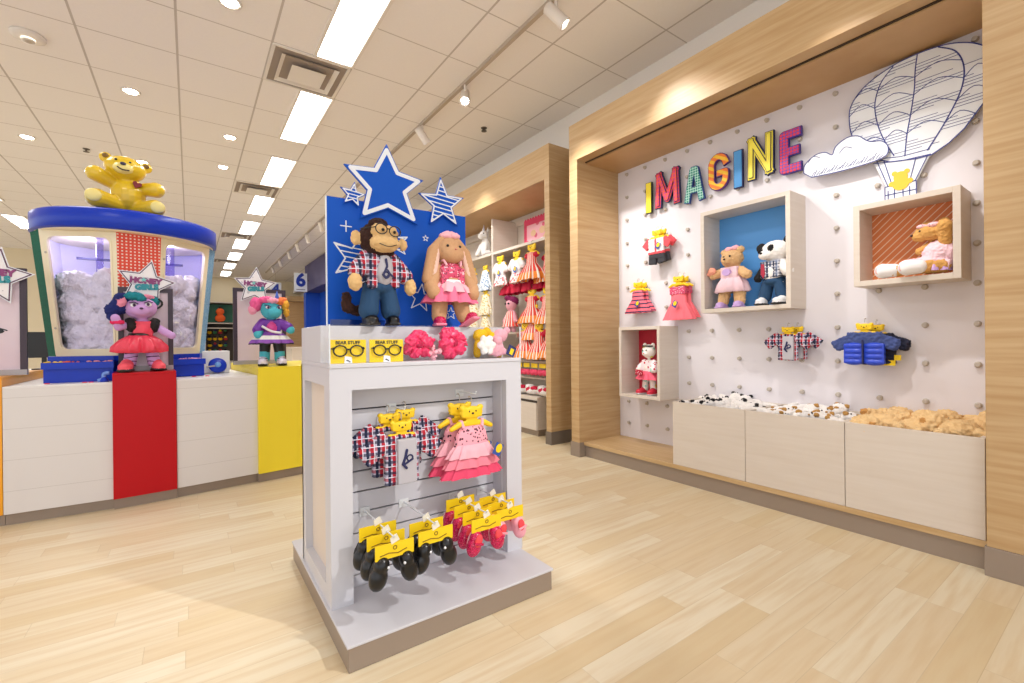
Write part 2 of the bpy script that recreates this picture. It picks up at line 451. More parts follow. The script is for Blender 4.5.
def spot(loc, target, e, size=56, col=(1, .97, .93), blend=1.):
    d = (Vector(target)-Vector(loc)).normalized()
    l = bpy.data.lights.new('spot', 'SPOT'); l.energy = e; l.spot_size = R(size); l.spot_blend = blend; l.color = col; l.shadow_soft_size = .03
    o = bpy.data.objects.new('spotlight_beam', l); C.objects.link(o); o.location = Vector(loc)+d*.25; o.rotation_euler = d.to_track_quat('-Z', 'Y').to_euler()
heads = [((2.06, 3.62), (1.0, 2.0, .9), 'blazing spotlight head on the track, straight above the star board', 30),
         ((2.06, 4.55), (3.2, 4.7, 2.0), 'cylinder spotlight head on the track, left of the blazing one', 70),
         ((2.06, 2.36), (3.3, 1.4, 1.7), 'spotlight head at the top edge of the photo, above the wood header', 50),
         ((2.06, -.8), (.85, 1.65, .55), None, 240),
         ((2.06, 1.8), (3.1, 2.92, 1.3), None, 75),  # extra beam without a head, added to brighten the far side panel
         ((2.06, 1.0), (3.3, .9, 1.2), None, 85),
         ((2.06, 3.0), (3.3, 2.6, 1.5), None, 85)]
for (x, y), tg, lb, e in heads:
    if lb: head((x, y, CZ-.02), tg, lb)
    spot((x, y, CZ-.15), tg, e, 34 if e > 150 else 56, blend=.9 if e > 150 else 1.)
for k, y in enumerate((8.2, 9.2, 10.4, 11.5, 12.6, 14.0, 15.4)):
    head((2.06, y, CZ-.02), (3.0, y+1.2, 1.2), f'{ords[k]} of the distant spotlight heads on the track above the number six sign')
# big soft fill from the troffers: rectangular lamps under the real diffusers
for k in range(5):
    l = bpy.data.lights.new('troffer', 'AREA'); l.shape = 'RECTANGLE'; l.size = .3; l.size_y = 1.2; l.energy = 16; l.color = (1, .985, .97)
    o = bpy.data.objects.new('ceiling_fill_lamp', l); C.objects.link(o); o.location = (1.005, 3.36+1.83*k, CZ-.03)
for x, y, e in ((-1.2, 1.5, 16), (-1.2, 4.6, 14), (1.0, .6, 9), (-2.6, 8, 26), (-2.6, 12, 30), (1.0, -1.5, 12)):  # added fill lamps for overall brightness, mostly away from any troffer
    l = bpy.data.lights.new('troffer', 'AREA'); l.shape = 'RECTANGLE'; l.size = .6; l.size_y = 1.2; l.energy = e; l.color = (1, .985, .97)
    o = bpy.data.objects.new('ceiling_fill_lamp', l); C.objects.link(o); o.location = (x, y, CZ-.03)

sc = bpy.context.scene
w = bpy.data.worlds.new('world'); sc.world = w; w.use_nodes = True
w.node_tree.nodes['Background'].inputs[0].default_value = (.96, .97, 1, 1); w.node_tree.nodes['Background'].inputs[1].default_value = 1.4
sc.view_settings.view_transform = 'Standard'; sc.view_settings.look = 'None'; sc.view_settings.gamma = 1; sc.view_settings.use_curve_mapping = False
sc.view_settings.exposure = 0.1

# ------------------------------------------------------------------ oak wall bay with the pegboard
WX = 3.30
def W(y, z): return (y*.951, 1.02+(z-1.02)*.951)          # wall measurements -> metres on the back panel
FX = 2.773
bay = thing('wall_bay', 'large light oak wall bay framing the white pegboard and IMAGINE letters', 'wall display unit', (2.82, 1.7, 0))
def LB(o): o.location = Vector(o.location)-Vector((2.82, 1.7, 0)); return o
LB(MB().box(FX, WX, .427-1.6, .427, .125, 2.60).build('side_panel', OAKF, bay, .002))
LB(MB().box(FX, WX, 2.92, 3.02, .125, 2.60).build('side_panel', OAKF, bay, .002))
LB(MB().box(FX, WX+.1, -1.2, 3.02, 2.60, 2.925).build('header', OAKF, bay, .002))
LB(MB().box(FX+.10, FX+.112, .435, 2.92, 2.592, 2.6).build('lighting_slot', plain('slot_dark', '#3a2a18', .8), bay))
LB(MB().box(FX+.115, WX, .427, 2.92, 2.585, 2.6).build('soffit_board', OAKZ, bay))
LB(MB().box(WX, WX+.02, .427, 2.92, .125, 2.60).build('back_panel', plain('white_pegboard', '#e3dfe5', .5), bay))
LB(MB().box(2.82, WX, .427, 2.92, .10, .13).build('plinth_shelf', OAK, bay, .002))
k = MB().box(2.835, WX, .427, 2.92, 0, .10)
LB(k.build('kickboard', TAUPE, bay))
k = MB().box(FX-.006, WX, 2.914, 3.03, 0, .125)
LB(k.build('column_shoe', TAUPE, bay, .002)); LB(MB().box(FX-.006, WX, -1.2, .433, 0, .125).build('column_shoe', TAUPE, bay, .002))
PEG = plain('peg_birch', '#bdb4a9', .45)
hidden = lambda y, z: (1.40 < y < 2.03 and 1.22 < z < 1.99) or (.58 < y < 1.05 and 1.33 < z < 1.8) or (2.4 < y < 2.85 and .52 < z < 1.13) or z < .6 and y < 1.97
pm = MB(); pm.tube([(0, 0, 0), (-.022, 0, 0)], .0125, 14); pm.tube([(0, 0, 0), (-.006, 0, 0)], .016, 14); p0 = None
for z in (2.62, 2.40, 2.18, 1.955, 1.74, 1.525, 1.31, 1.09, .87, .65, .43, .225):
    for y in (.56, .775, .99, 1.21, 1.425, 1.645, 1.865, 2.09, 2.30, 2.52, 2.74, 2.955):
        if hidden(y, z): continue
        yy, zz = W(y, z)
        if p0 is None: p0 = pm.build('peg', PEG, bay, .003); o = p0
        else: o = p0.copy(); C.objects.link(o)
        o.location = (WX-2.82, yy-1.7, zz)

# letters of the word IMAGINE
def letter(name, y0, y1, z0, z1, polys, wd, mats, label, closed=False, inner=False, lean=0.):
    (ya, za), (yb, zb) = W(y0, z0), W(y1, z1)
    t = thing('wall_letter', label, 'letter', (WX-.045, ya, za), -PI/2, 'letters of the word on the pegboard'); del t['group']
    w_, h_ = ya-yb, zb-za
    P = [[(wd/2+(w_-wd)*u, wd/2+(h_-wd)*v) for u, v in p] for p in polys]
    lay = [(wd, 0., mats[0], 'outline'), (wd-.012, -.0045, mats[1], 'face')]
    if inner: lay += [(wd-.028, -.009, mats[0], 'inner_line'), (wd-.036, -.0135, mats[1], 'inner_face')]
    for ww, d, m, nm in lay:
        b = MB()
        for pi_, p in enumerate(P):
            q = [Vector(v) for v in p]; e = ww/2
            q[0] = q[0]+(q[0]-q[1]).normalized()*e; q[-1] = q[-1]+(q[-1]-q[-2]).normalized()*e
            y1 = .018 if d == 0 else d+.006
            b.stroke([tuple(v) for v in q], ww, d-pi_*3e-4, y1, cap=False, dk=1.2e-4 if len(q) > 6 else 2.5e-4)
            if len(p) > 2:
                for ji, (a_, b_) in enumerate(p[1:-1]): b.prism([(a_+ww/2*math.cos(t_*PI/8), b_+ww/2*math.sin(t_*PI/8)) for t_ in range(16)], d-(.00012*len(q)+.0003)-pi_*3e-4-ji*1e-4, y1+2e-5*ji)
        b.build(nm, m, t)
    s = MB()
    for p in P:
        s.tube([(p[0][0], .018, p[0][1]), (p[0][0], .045, p[0][1])], .005)
    s.build('standoff', CHROME, t)
    if lean: t.rotation_euler = (0, 0, -PI/2)
    return t
arc = lambda cx, cy, rx, ry, a, b, n=10: [(cx+rx*math.cos(R(a+(b-a)*i/n)), cy+ry*math.sin(R(a+(b-a)*i/n))) for i in range(n+1)]
letter('I', 2.71, 2.628, 2.171, 2.452, [[(.5, 0), (.5, 1)]], .062, (BLACKM, stripes('yellow_dashes', '#f7e23a', '#f7e23a', .02, .5)), 'narrow yellow letter I with black dashed outline at the left end')
letter('M', 2.60, 2.342, 2.189, 2.507, [[(0, 0), (.06, 1)], [(.06, 1), (.5, .12), (.94, 1)], [(.94, 1), (1, 0)]], .064, (NAVY, gridmat('pink_orange_print', '#d8397c', '#f0572f', .03, .3)), 'wide pink and red letter M with purple outline', inner=True)
letter('A', 2.304, 2.121, 2.161, 2.456, [[(0, 0), (.38, 1), (.62, 1), (1, 0)], [(.15, .3), (.85, .3)]], .052, (plain('deep_blue_ink', '#1f3f86', .6), gridmat('teal_check', '#1f8f7c', '#bfe6dd', .02, .22)), 'teal checked letter A with blue outline')
letter('G', 2.085, 1.91, 2.195, 2.490, [arc(.5, .72, .5, .28, 15, 180)+arc(.5, .28, .5, .28, 180, 360)+[(1, .45), (.6, .45)]], .054, (plain('purple_ink', '#5b2d78', .6), stripes('orange_yellow_stripes', '#f2c230', '#ee7d2a', .045, .5, (.5, 0, .87))), 'orange and yellow striped letter G')
letter('I', 1.878, 1.802, 2.171, 2.459, [[(.5, 0), (.5, 1)]], .068, (NAVY, plain('sky_blue_face', '#3f8fd0', .5)), 'blue letter I with dashed navy edge between the G and the N')
letter('N', 1.77, 1.577, 2.197, 2.517, [[(0, 0), (.03, 1)], [(.03, 1), (.97, .05)], [(.97, .05), (1, 1)]], .060, (NAVY, plain('lemon_face', '#f6e64a', .5)), 'yellow letter N with dark double outline', inner=True)
letter('E', 1.543, 1.397, 2.171, 2.476, [[(1, 0), (0, 0), (0, 1), (1, 1)], [(0, .5), (.85, .5)]], .062, (plain('violet_ink', '#3d2a86', .6), gridmat('red_blue_check', '#e0304a', '#5a3fae', .021, .25)), 'red letter E with violet grid at the right end of the word')
# dashes on the first and second letter I
for (y0, z0, z1, m) in ((2.71-.041, 2.171, 2.452, BLACKM), (1.84, 2.171, 2.459, NAVY)):
    pass

# hot air balloon and cloud cut-outs
def wall_cut(name, label, cat, pts, x, strokes, face=STARW, th=.012, groups=None):
    cy, cz = W(*pts[0])
    t = thing(name, label, cat, (x, cy, cz), -PI/2)
    L = lambda q: (cy-W(*q)[0], W(*q)[1]-cz)
    MB().prism([L(q) for q in pts], 0, th).build('board', face, t)
    m = MB()
    for p, w_ in strokes: m.stroke([L(q) for q in p], w_, -.0015, .0005, cap=False)
    m.build('drawn_lines', plain('blue_pen', '#333c86', .6), t)
    m = MB()
    for q in pts[::max(1, len(pts)//5)]:
        a = L(q); m.tube([(a[0]*.8, th, a[1]*.8), (a[0]*.8, WX-x, a[1]*.8)], .004)
    return t, L
left = spline([(1.003, 2.119), (1.06, 2.2), (1.11, 2.30), (1.123, 2.40), (1.115, 2.48), (1.07, 2.55), (1.0, 2.60), (.916, 2.632), (.85, 2.645), (.75, 2.648), (.66, 2.635), (.58, 2.60), (.52, 2.55), (.49, 2.5)], 4)
right = [(.49, 2.30), (.53, 2.245), (.599, 2.145), (.66, 2.09), (.731, 2.05)]
out = left+right+[(.80, 2.05), (.92, 2.07)]
g1 = spline([(.90, 2.632), (.96, 2.56), (.99, 2.45), (.98, 2.33), (.95, 2.22), (.90, 2.10)], 5)
g2 = spline([(.79, 2.648), (.80, 2.56), (.805, 2.45), (.82, 2.33), (.84, 2.2), (.85, 2.08)], 5)
g3 = spline([(.70, 2.64), (.63, 2.58), (.598, 2.48), (.61, 2.36), (.67, 2.22), (.75, 2.08)], 5)
st = [(out+[out[0]], .005), (g1, .005), (g2, .005), (g3, .006)]
def xat(curve, z):
    for a, b in zip(curve, curve[1:]):
        if (a[1]-z)*(b[1]-z) <= 0 and a[1] != b[1]: return a[0]+(b[0]-a[0])*(z-a[1])/(b[1]-a[1])
lft = [p for p in left if p[0] > .9]
rgt = [(.49, 2.5)]+right
bounds = [lft, g1, g2, g3, rgt]
for i in range(4):
    z = 2.11
    while z < 2.63:
        a, b = xat(bounds[i], z), xat(bounds[i+1], z)
        cyc = ((z-2.11)/.105 + i*.5) % 1
        if a is not None and b is not None and cyc < .62:
            e = .55+.45*math.sin(z*60+i) if cyc > .45 or cyc < .12 else 1.
            st.append(([(a, z), (a+(b-a)*max(.35, e), z+.001)], .0024))
        z += .0165
for i, (za, zb) in enumerate(((2.21, 2.25), (2.31, 2.36), (2.42, 2.47), (2.52, 2.56))):
    for j in range(4):
        a, b = xat(bounds[j], za), xat(bounds[j+1], za)
        if a is not None and b is not None: st.append((spline([(a, za), ((a+b)/2, zb), (b, za)], 4), .0035))
BC = (1.003, 2.119)
bal, L = wall_cut('balloon_cutout', 'white hot air balloon cut-out with navy line drawing on the pegboard', 'wall decoration', out, WX-.04, st)
bs = [(1.0, 2.09), (.74, 2.052), (.80, 1.925), (.80, 1.80), (.945, 1.80), (.94, 1.925)]
cy, cz = W(*out[0])
b = MB().prism([L(q) for q in bs], .001, .0115); b.build('basket_board', STARW, bal)
m = MB()
for p in ([(.985, 2.10), (.93, 1.925)], [(.95, 2.09), (.91, 1.925)], [(.80, 2.06), (.83, 1.925)], [(.75, 2.05), (.805, 1.925)], [(.945, 1.925), (.80, 1.925), (.80, 1.80)], [(.945, 1.925), (.945, 1.80)], [(.93, 1.90), (.93, 1.82)], [(.90, 1.905), (.90, 1.83)], [(.86, 1.90), (.86, 1.82)], [(.83, 1.90), (.83, 1.83)], [(.945, 1.875), (.80, 1.875)], [(1.0, 2.085), (.87, 2.06), (.735, 2.055)], [(.99, 2.11), (.87, 2.085), (.74, 2.085)]):
    m.stroke([L(q) for q in p], .004, -.0015, .0005, cap=False)
m.build('drawn_rigging', plain('blue_pen_two', '#333c86', .6), bal)
m = MB(); c = L((.87, 1.965)); m.T = TR((c[0], 0, c[1]))
for e_, r_ in (((0, 0), .032), ((-.027, .026), .013), ((.027, .026), .013), ((0, -.035), .038), ((-.04, -.03), .014), ((.04, -.03), .014)):
    m.prism([(e_[0]+r_*math.cos(t*PI/8), e_[1]+r_*math.sin(t*PI/8)) for t in range(16)], -.003-r_*.01, .0006)
m.build('drawn_bear', plain('drawn_bear_yellow', '#eec23a', .6), bal)
cl = spline([(1.377, 2.136), (1.37, 2.19), (1.31, 2.235), (1.25, 2.235), (1.21, 2.205), (1.19, 2.25), (1.13, 2.285), (1.07, 2.275), (1.03, 2.235), (1.0, 2.215), (.95, 2.20), (.92, 2.15), (.951, 2.097), (1.15, 2.085), (1.33, 2.095)], 4)
hs = [(cl+[cl[0]], .0045)]
for i in range(26):
    y = 1.33-i*.0145; hs.append(([(y, 2.10), (y-.02, 2.125+.012*math.sin(i*1.7))], .0028))
for cx_ in (1.31, 1.13): hs.append((spline([(cx_+.04, 2.20), (cx_+.01, 2.25-.02), (cx_-.03, 2.21)], 4), .003))
wall_cut('cloud_cutout', 'white cloud cut-out left of the hot air balloon', 'wall decoration', cl, WX-.065, hs)

# ------------------------------------------------------------------ wall display boxes
def cubby(y0, y1, z0, z1, fx, wd, inner, label):
    (ya, za), (yb, zb) = W(y0, z0), W(y1, z1)           # ya = far side (image left)
    fx *= .951
    w_, h_, d = ya-yb, zb-za, WX-fx
    t = thing('display_box', label, 'wall display box', (fx, ya, za), -PI/2)
    T = wd
    MB().box(0, T, 0, d, 0, h_).build('side_board', WARMW, t, .0015); MB().box(w_-T, w_, 0, d, 0, h_).build('side_board', WARMW, t, .0015)
    MB().box(T, w_-T, 0, d, h_-T, h_).build('top_board', WARMW, t, .0015)
    MB().box(T, w_-T, 0, d, 0, T).build('bottom_board', WARMW, t, .0015)
    MB().box(T, w_-T, d-.012, d, T, h_-T).build('back_panel', inner, t)
    return (fx, ya, za, w_, h_, d, T)
cb = cubby(2.043, 1.396, 1.222, 1.999, 3.24, .028, plain('cornflower_blue_board', '#58a0e6', .5), 'square white wooden wall box with blue back holding a teddy and a panda')
co = cubby(1.05, .583, 1.325, 1.806, 3.25, .03, stripes('orange_white_stripes', '#dd7f48', '#f3d5b8', .028, .16, (.70, 0, -.70)), 'wide wooden wall box with orange striped back, beside the right column')
cr = cubby(2.85, 2.407, .508, 1.137, 3.21, .026, plain('red_board', '#c8243c', .5), 'tall narrow white wooden wall box with red back, low at the left')

# plush bins
BX0 = 2.822
def bin_(y0, y1, label):
    t = thing('plush_bin', label, 'storage bin', (BX0, y1, .131), -PI/2)
    w_, d, h_ = y1-y0-.003, WX-BX0-.002, .445
    MB().box(0, w_, 0, .02, 0, h_).build('front_board', WARMW, t, .0015)
    MB().box(0, .02, .02, d, 0, h_).build('side_board', WARMW, t, .0015); MB().box(w_-.02, w_, .02, d, 0, h_).build('side_board', WARMW, t, .0015)
    MB().box(.02, w_-.02, d-.02, d, 0, h_).build('rear_board', WARMW, t)
    MB().box(.02, w_-.02, .02, d-.02, .0, .015).build('bottom_board', WARMW, t)
bin_(1.487, 2.01, 'white wood bin of black and white panda skins, left of the three')
bin_(.957, 1.487, 'middle white wood bin filled with white and tan dog skins')
bin_(.434, .957, 'white wood bin of fluffy golden bear skins by the right column')

def skin(name, label, cat, mats, fuzz=.006):
    # an unstuffed toy: flat body, floppy head, arms, legs
    t = thing(name, label, cat)
    m0, m1, m2 = 0, 1, 2
    P = [(0, 'e', (0, 0, .03), (.085, .06, .032)), (0, 'e', (0, -.10, .04), (.062, .055, .04)),
         (0, 'c', (-.06, -.03, .03), (-.12, -.06, .02), .026, .024), (0, 'c', (.06, -.03, .03), (.125, -.04, .03), .026, .024),
         (0, 'c', (-.04, .05, .03), (-.07, .13, .02), .03, .026), (0, 'c', (.04, .05, .03), (.08, .12, .03), .03, .026),
         (1, 'e', (-.048, -.125, .065), (.022, .018, .018)), (1, 'e', (.05, -.12, .066), (.022, .018, .018)),
         (1, 'e', (-.125, -.062, .022), (.024, .022, .02)), (1, 'e', (.085, .125, .032), (.026, .022, .022)), (0, 'e', (0, -.14, .045), (.028, .02, .022))]
    if name == 'bear_skin': P = [(q[0], q[1], q[2], tuple(v*(1.25 if i_ < 2 else 1.7) for i_, v in enumerate(q[3]))) if q[1] == 'e' and i < 2 else q for i, q in enumerate(P)]
    if name == 'panda_skin': P = [((0 if i in (8, 9) else q[0]),)+q[1:] for i, q in enumerate(P)]
    blob('body', P, mats, t, .006, 3, fuzz)
    MB().ell((-.02, -.145, .068), .006, 8).ell((.022, -.145, .068), .006, 8).build('eye', BLACKM, t, smooth=True)
    MB().ell((0, -.162, .05), (.010, .007, .007), 8).build('nose', mats[2], t, smooth=True)
    return t
WF = fur('white_fur', '#f4f1ef', '#e6e1de'); BF = fur('black_fur', '#141315', '#1f1d20')
TANF = fur('tan_fur', '#c79a5b', '#9c7136'); GOLD = fur('golden_fur', '#efd2a2', '#d6ab70', 40, .008); GOLDD = fur('dark_golden_fur', '#cf9a58', '#b27c40', 40)
sk = {'p': skin('panda_skin', 'unstuffed panda skin', 'plush skin', (WF, BF, BLACKM)),
      'd': skin('dog_skin', 'unstuffed dog skin', 'plush skin', (WF, TANF, TANF)),
      'b': skin('bear_skin', 'unstuffed bear skin', 'plush skin', (GOLD, GOLDD, BLACKM), .012)}
def pile(kind, y0, y1, cols, rows, base, group, zt, sc=1., seed=1):
    r = random.Random(seed); first = True
    rn = ['front row', 'middle row', 'back row'] if rows == 3 else ['front row', 'back row']; cn = ['far end', 'second from far end', 'third from far end', 'near end'] if cols == 4 else ['far end', 'middle', 'near end']
    for i in range(cols*rows):
        c_, w_ = i % cols, i//cols
        y = y1-.10-(y1-y0-.20)*c_/(cols-1); x = BX0+(.175 if rows == 2 else .13)+w_*((.19 if rows == 2 else .24)/(rows-1))
        loc = (x, y, zt+r.uniform(-.01, .012)+w_*.006); rot = (r.uniform(-.25, .25), r.uniform(-.25, .25), r.uniform(0, 6.28)); lb = f'{base}, {rn[w_]}, {cn[c_]}'
        if first:
            o = sk[kind]; o.location = loc; o.rotation_euler = rot; o['label'] = lb; o['group'] = group; first = False; o.scale = (sc,)*3
        else: dup(sk[kind], loc, rot=rot, label=lb, group=group, scale=sc)
pile('p', 1.487, 2.01, 4, 3, 'panda skin in left bin', 'panda skins in the left bin', .53, .74, 3)
pile('d', .957, 1.487, 4, 3, 'white dog skin in middle bin', 'dog skins in the middle bin', .53, .74, 5)
pile('b', .446, .957, 3, 2, 'golden bear skin in right bin', 'bear skins in the right bin', .535, 1.0, 8)
# ------------------------------------------------------------------ plush figures
def stand(t, k, mats, head, extra=(), arms=None, legs=None, torso=None, fuzz=.002, vox=.006, body=True):
    """k = overall height in metres; local front is -Y"""
    P = [(0, 'e', (0, 0, .52*k), torso or (.13*k, .11*k, .19*k)), (0, 'e', head[0], head[1])]
    for s, (a, b, h) in zip((-1, 1), arms or [((-.13*k, 0, .62*k), (-.23*k, -.06*k, .42*k), None), ((.13*k, 0, .62*k), (.23*k, -.06*k, .42*k), None)]):
        P += [(0, 'c', a, b, .052*k, .055*k)]
        if h is not None: P += [(h, 'e', (b[0], b[1]-.01*k, b[2]-.015*k), (.062*k, .06*k, .07*k))]
    for a, b in legs or [((-.075*k, 0, .36*k), (-.095*k, 0, .08*k)), ((.075*k, 0, .36*k), (.095*k, 0, .08*k))]:
        P += [(0, 'c', a, b, .07*k, .065*k), (0, 'e', (b[0], b[1]-.035*k, max(.05*k, b[2]-.03*k)), (.07*k, .10*k, .05*k))]
    P += list(extra)
    return blob('body', P, mats, t, vox, 3, fuzz)
def eyes(t, pts, r=.007, m=None):
    for p in pts: MB().ell(p, r, 10).build('eye', m or BLACKM, t, smooth=True)
def shoe_mesh(t, x, y, z, s, m, sole, rz=0., tilt=0.):
    o = blob('shoe', [(0, 'e', (0, -.35*s, .38*s), (.42*s, .62*s, .34*s)), (0, 'e', (0, .1*s, .5*s), (.40*s, .45*s, .45*s)), (1, 'b', (0, -.18*s, .10*s), (.38*s, .72*s, .08*s))], (m, sole), t, .09*s if s > .03 else .003, 2)
    o.location = (x, y, z); o.rotation_euler = (tilt, 0, rz); return o

# the display stand in the middle
DX0, DX1, DY0, DZ = .395, 1.22, 1.663, .085
ds = thing('display_stand', 'white freestanding display stand with slat niche on a taupe plinth', 'display stand', (.8, 1.9, 0))
def D(o): o.location = Vector(o.location)-Vector((.8, 1.9, 0)); return o
D(MB().box(.39, 1.205, 1.44, 2.36, 0, .078).build('plinth', TAUPE, ds, .003))
D(MB().box(.385, 1.21, 1.435, 2.365, .078, .087).build('plinth_top', WHITE, ds, .002))
b = MB()
b.box(DX0, .471, DY0, 1.70, DZ, .93).box(1.14, DX1, DY0, 1.70, DZ, .93).box(.471, 1.14, DY0, 1.70, .85, .93)
D(b.build('front_frame', WHITE, ds))
D(MB().box(.471, .475, 1.70, 1.77, DZ, .85).box(1.136, 1.14, 1.70, 1.77, DZ, .85).box(.475, 1.136, 1.70, 1.77, .846, .85).build('niche_lining', WHITE, ds))
# side walls with a recessed panel
S = MB()
S.box(DX0, DX0+.03, 2.09, 2.15, DZ, .93).box(DX0, DX0+.03, 1.70, 1.74, DZ, .93).box(DX0, DX0+.03, 1.74, 2.09, .865, .93).box(DX0, DX0+.03, 1.74, 2.09, DZ, .15)
D(MB().box(DX1-.03, DX1, 1.70, 2.15, DZ, .93).build('side_frame', WHITE, ds))
D(S.build('side_frame', WHITE, ds))
D(MB().box(DX0+.028, DX0+.04, 1.72, 2.12, DZ, .93).build('side_panel', plain('pale_taupe_panel', '#ddd0c4', .5), ds))
D(MB().box(DX0, DX1, 2.13, 2.15, DZ, .93).build('rear_panel', WHITE, ds))
D(MB().box(DX0, DX1, DY0-.004, 2.15, .93, .945).build('deck', WHITE, ds, .002))
sl = MB(); z = .845; gz = .765
zs = [DZ]+[gz-.079*i for i in range(8, -1, -1)]
for a, b_ in zip(zs, zs[1:]): sl.box(.475, 1.136, 1.770, 1.782, a+.003, b_-.003)
sl.box(.475, 1.136, 1.770, 1.782, gz+.003, .846)
D(sl.build('slat_panel', WHITE, ds))
D(MB().box(.475, 1.136, 1.783, 1.79, DZ, .846).build('groove_backing', plain('groove_dark', '#2d2a35', .6), ds))
D(MB().box(DX0+.002, DX1-.002, 1.80, 2.15, .945, 1.085).build('core_block', WHITE, ds, .002))
# acrylic front cases
cs = thing('acrylic_case', 'clear acrylic case with three compartments along the front of the display stand', 'display case', (.395, 1.663, .945))
g = MB().box(0, .825, 0, .003, 0, .14)
g.build('front_pane', GLASS, cs)
MB().box(0, .003, .003, .137, 0, .14).build('side_pane', GLASS, cs); MB().box(.822, .825, .003, .137, 0, .14).build('side_pane', GLASS, cs)
MB().box(.003, .822, .003, .137, .137, .14).build('top_pane', GLASS, cs)
for x in (.29, .625): MB().box(x, x+.003, .003, .137, 0, .137).build('divider', GLASS, cs)
# pale strips stand in for the highlights on the acrylic edges
ed = MB()
EDG = plain('edge_highlight_white', '#d7dde2', .2)
for x in (0, .822): MB().box(x-.001, x+.004, -.001, .002, 0, .14).build('edge_highlight', EDG, cs)

# goggles cards
def spec_pack(x, lb):
    t = thing('glasses_pack', lb, 'toy glasses', (x, 1.672, .946))
    MB().box(-.065, .065, .012, .016, 0, .085).build('card', YEL, t)
    b = text_mb('BEAR STUFF', .0165, .0006, TR((0, .0115, .074)), .0005); b.build('printed_words', BLACKM, t)
    g = MB()
    for s in (-1, 1):
        g.ring((s*.029, .004, .045), .019, .0028, 18, .023); g.tube([(s*.052, .004, .053), (s*.058, .010, .053)], .0025)
    g.tube([(-.008, .004, .050), (.008, .004, .050)], .003); g.box(-.055, -.048, .002, .006, .05, .058).box(.048, .055, .002, .006, .05, .058)
    g.build('eyeglasses', BLACKM, t, smooth=True)
    MB().prism([(-.014, 0), (.014, 0), (.012, .022), (-.012, .026)], .0095, .0115).build('price_patch', STARW, t)
    MB().prism([(-.008, .010), (-.003, .013), (.008, .006), (.006, .003), (0, .007)], .0085, .0094).build('patch_print', BLACKM, t)
spec_pack(.395+.07, 'yellow card with black toy glasses at the left of the acrylic case')
spec_pack(.395+.213, 'yellow card with black toy glasses beside the pink bows')
def rosette(x, r, m, lb, n=7, seed=0):
    t = thing('rosette_bow', lb, 'hair bow', (x, 1.735, .95+r))
    q = random.Random(seed)
    for i in range(n):
        a = 2*PI*i/n+q.uniform(-.3, .3); rr_ = q.uniform(.42, .58)
        e = blob('petal', [(0, 'e', (0, 0, 0), (r*.56, r*.34, r*.44)), (0, 'e', (r*.15, -r*.28, r*.1), (r*.34, r*.20, r*.16)), (0, 'e', (r*.1, -r*.22, -r*.22), (r*.30, r*.20, r*.12))], (m,), t, r*.11, 1, .012)
        e.location = (r*rr_*math.cos(a), q.uniform(-.014, .004), r*rr_*math.sin(a)); e.rotation_euler = (q.uniform(-.5, .5), -a+q.uniform(-.6, .6), q.uniform(-.5, .5))
    blob('knot', [(0, 'e', (0, -r*.32, 0), (r*.3, r*.28, r*.3))], (cloth('dark_pink_cloth', '#b40f45'),), t, r*.12, 0, .006)
SATIN = NT('magenta_satin', '#ea3569', .35).m
rosette(.395+.358, .060, SATIN, 'crumpled magenta satin bow, left one in the acrylic case', seed=2)
rosette(.395+.515, .066, SATIN, 'larger magenta satin bow, right one in the acrylic case', 8, seed=5)
rosette(.395+.428, .03, PALEP, 'small pale pink speckled bow between the two magenta bows', 4, seed=9)
def mini(x, y, z, parts, lb, cat='small toy', name='mini_plush'):
    t = thing(name, lb, cat, (x, y, z)); t.scale = (1.2,)*3
    for nm, prims, m in parts: blob(nm, prims, (m,), t, .004, 2, .002)
    return t
YP = fur('yellow_plush', '#f1c41c', '#dca80f'); PP = fur('pale_pink_plush', '#ecb3c0', '#dd98aa')
mini(.395+.665, 1.73, .95, [('flower_head', [(0, 'e', (0, -.03, .045), (.02, .014, .02))]+[(0, 'e', (.025*math.cos(a), -.03, .045+.025*math.sin(a)), (.014, .012, .014)) for a in [i*PI/3 for i in range(6)]], WF)], 'white flower-shaped plush in the right compartment')
mini(.395+.675, 1.765, 1.01, [('body', [(0, 'e', (0, 0, .03), (.03, .02, .026)), (0, 'e', (.03, 0, .045), (.018, .015, .018)), (0, 'c', (-.01, 0, 0), (-.02, -.01, -.04), .016, .014)], YP)], 'yellow plush standing behind the white flower plush')
mini(.395+.75, 1.76, .99, [('body', [(0, 'e', (0, 0, .03), (.025, .02, .03)), (0, 'c', (-.02, 0, .05), (-.02, -.01, .02), .014, .012), (0, 'c', (.0, 0, .02), (.02, 0, -.03), .014, .012)], YP)], 'bright yellow plush in the middle of the right compartment')
mini(.395+.73, 1.71, .95, [('body', [(0, 'e', (0, 0, .03), (.03, .018, .03)), (0, 'e', (.0, -.005, .06), (.02, .016, .018)), (0, 'e', (.028, 0, .02), .014), (0, 'e', (-.028, 0, .02), .014)], PP)], 'pale pink plush seated low at the front of the right compartment')
mini(.395+.775, 1.75, 1.01, [('body', [(0, 'e', (0, 0, .03), (.032, .02, .026)), (0, 'e', (-.03, -.005, .015), (.018, .016, .014)), (0, 'e', (.03, 0, .05), .014)], PP)], 'pale pink plush lying high at the right of the compartment')
t = thing('hang_tag', 'navy and yellow hang tag lying in the right compartment', 'tag', (.395+.785, 1.69, .955), 0, rot=(0, .45, 0))
MB().box(-.022, .022, 0, .003, 0, .045).build('card', plain('navy_card', '#24316b', .5), t)
MB().box(-.008, .010, -.002, 0, .006, .034).build('print', YEL, t)
t = thing('sign_holder', 'low clear acrylic sign holder standing in front of the blue board', 'sign holder', (.455, 1.89, 1.086))
MB().box(0, .23, 0, .003, 0, .028).build('plate', glass('acrylic_thick', '#c9d2dd', .35), t); MB().box(0, .23, .003, .03, 0, .003).build('foot', GLASS, t)

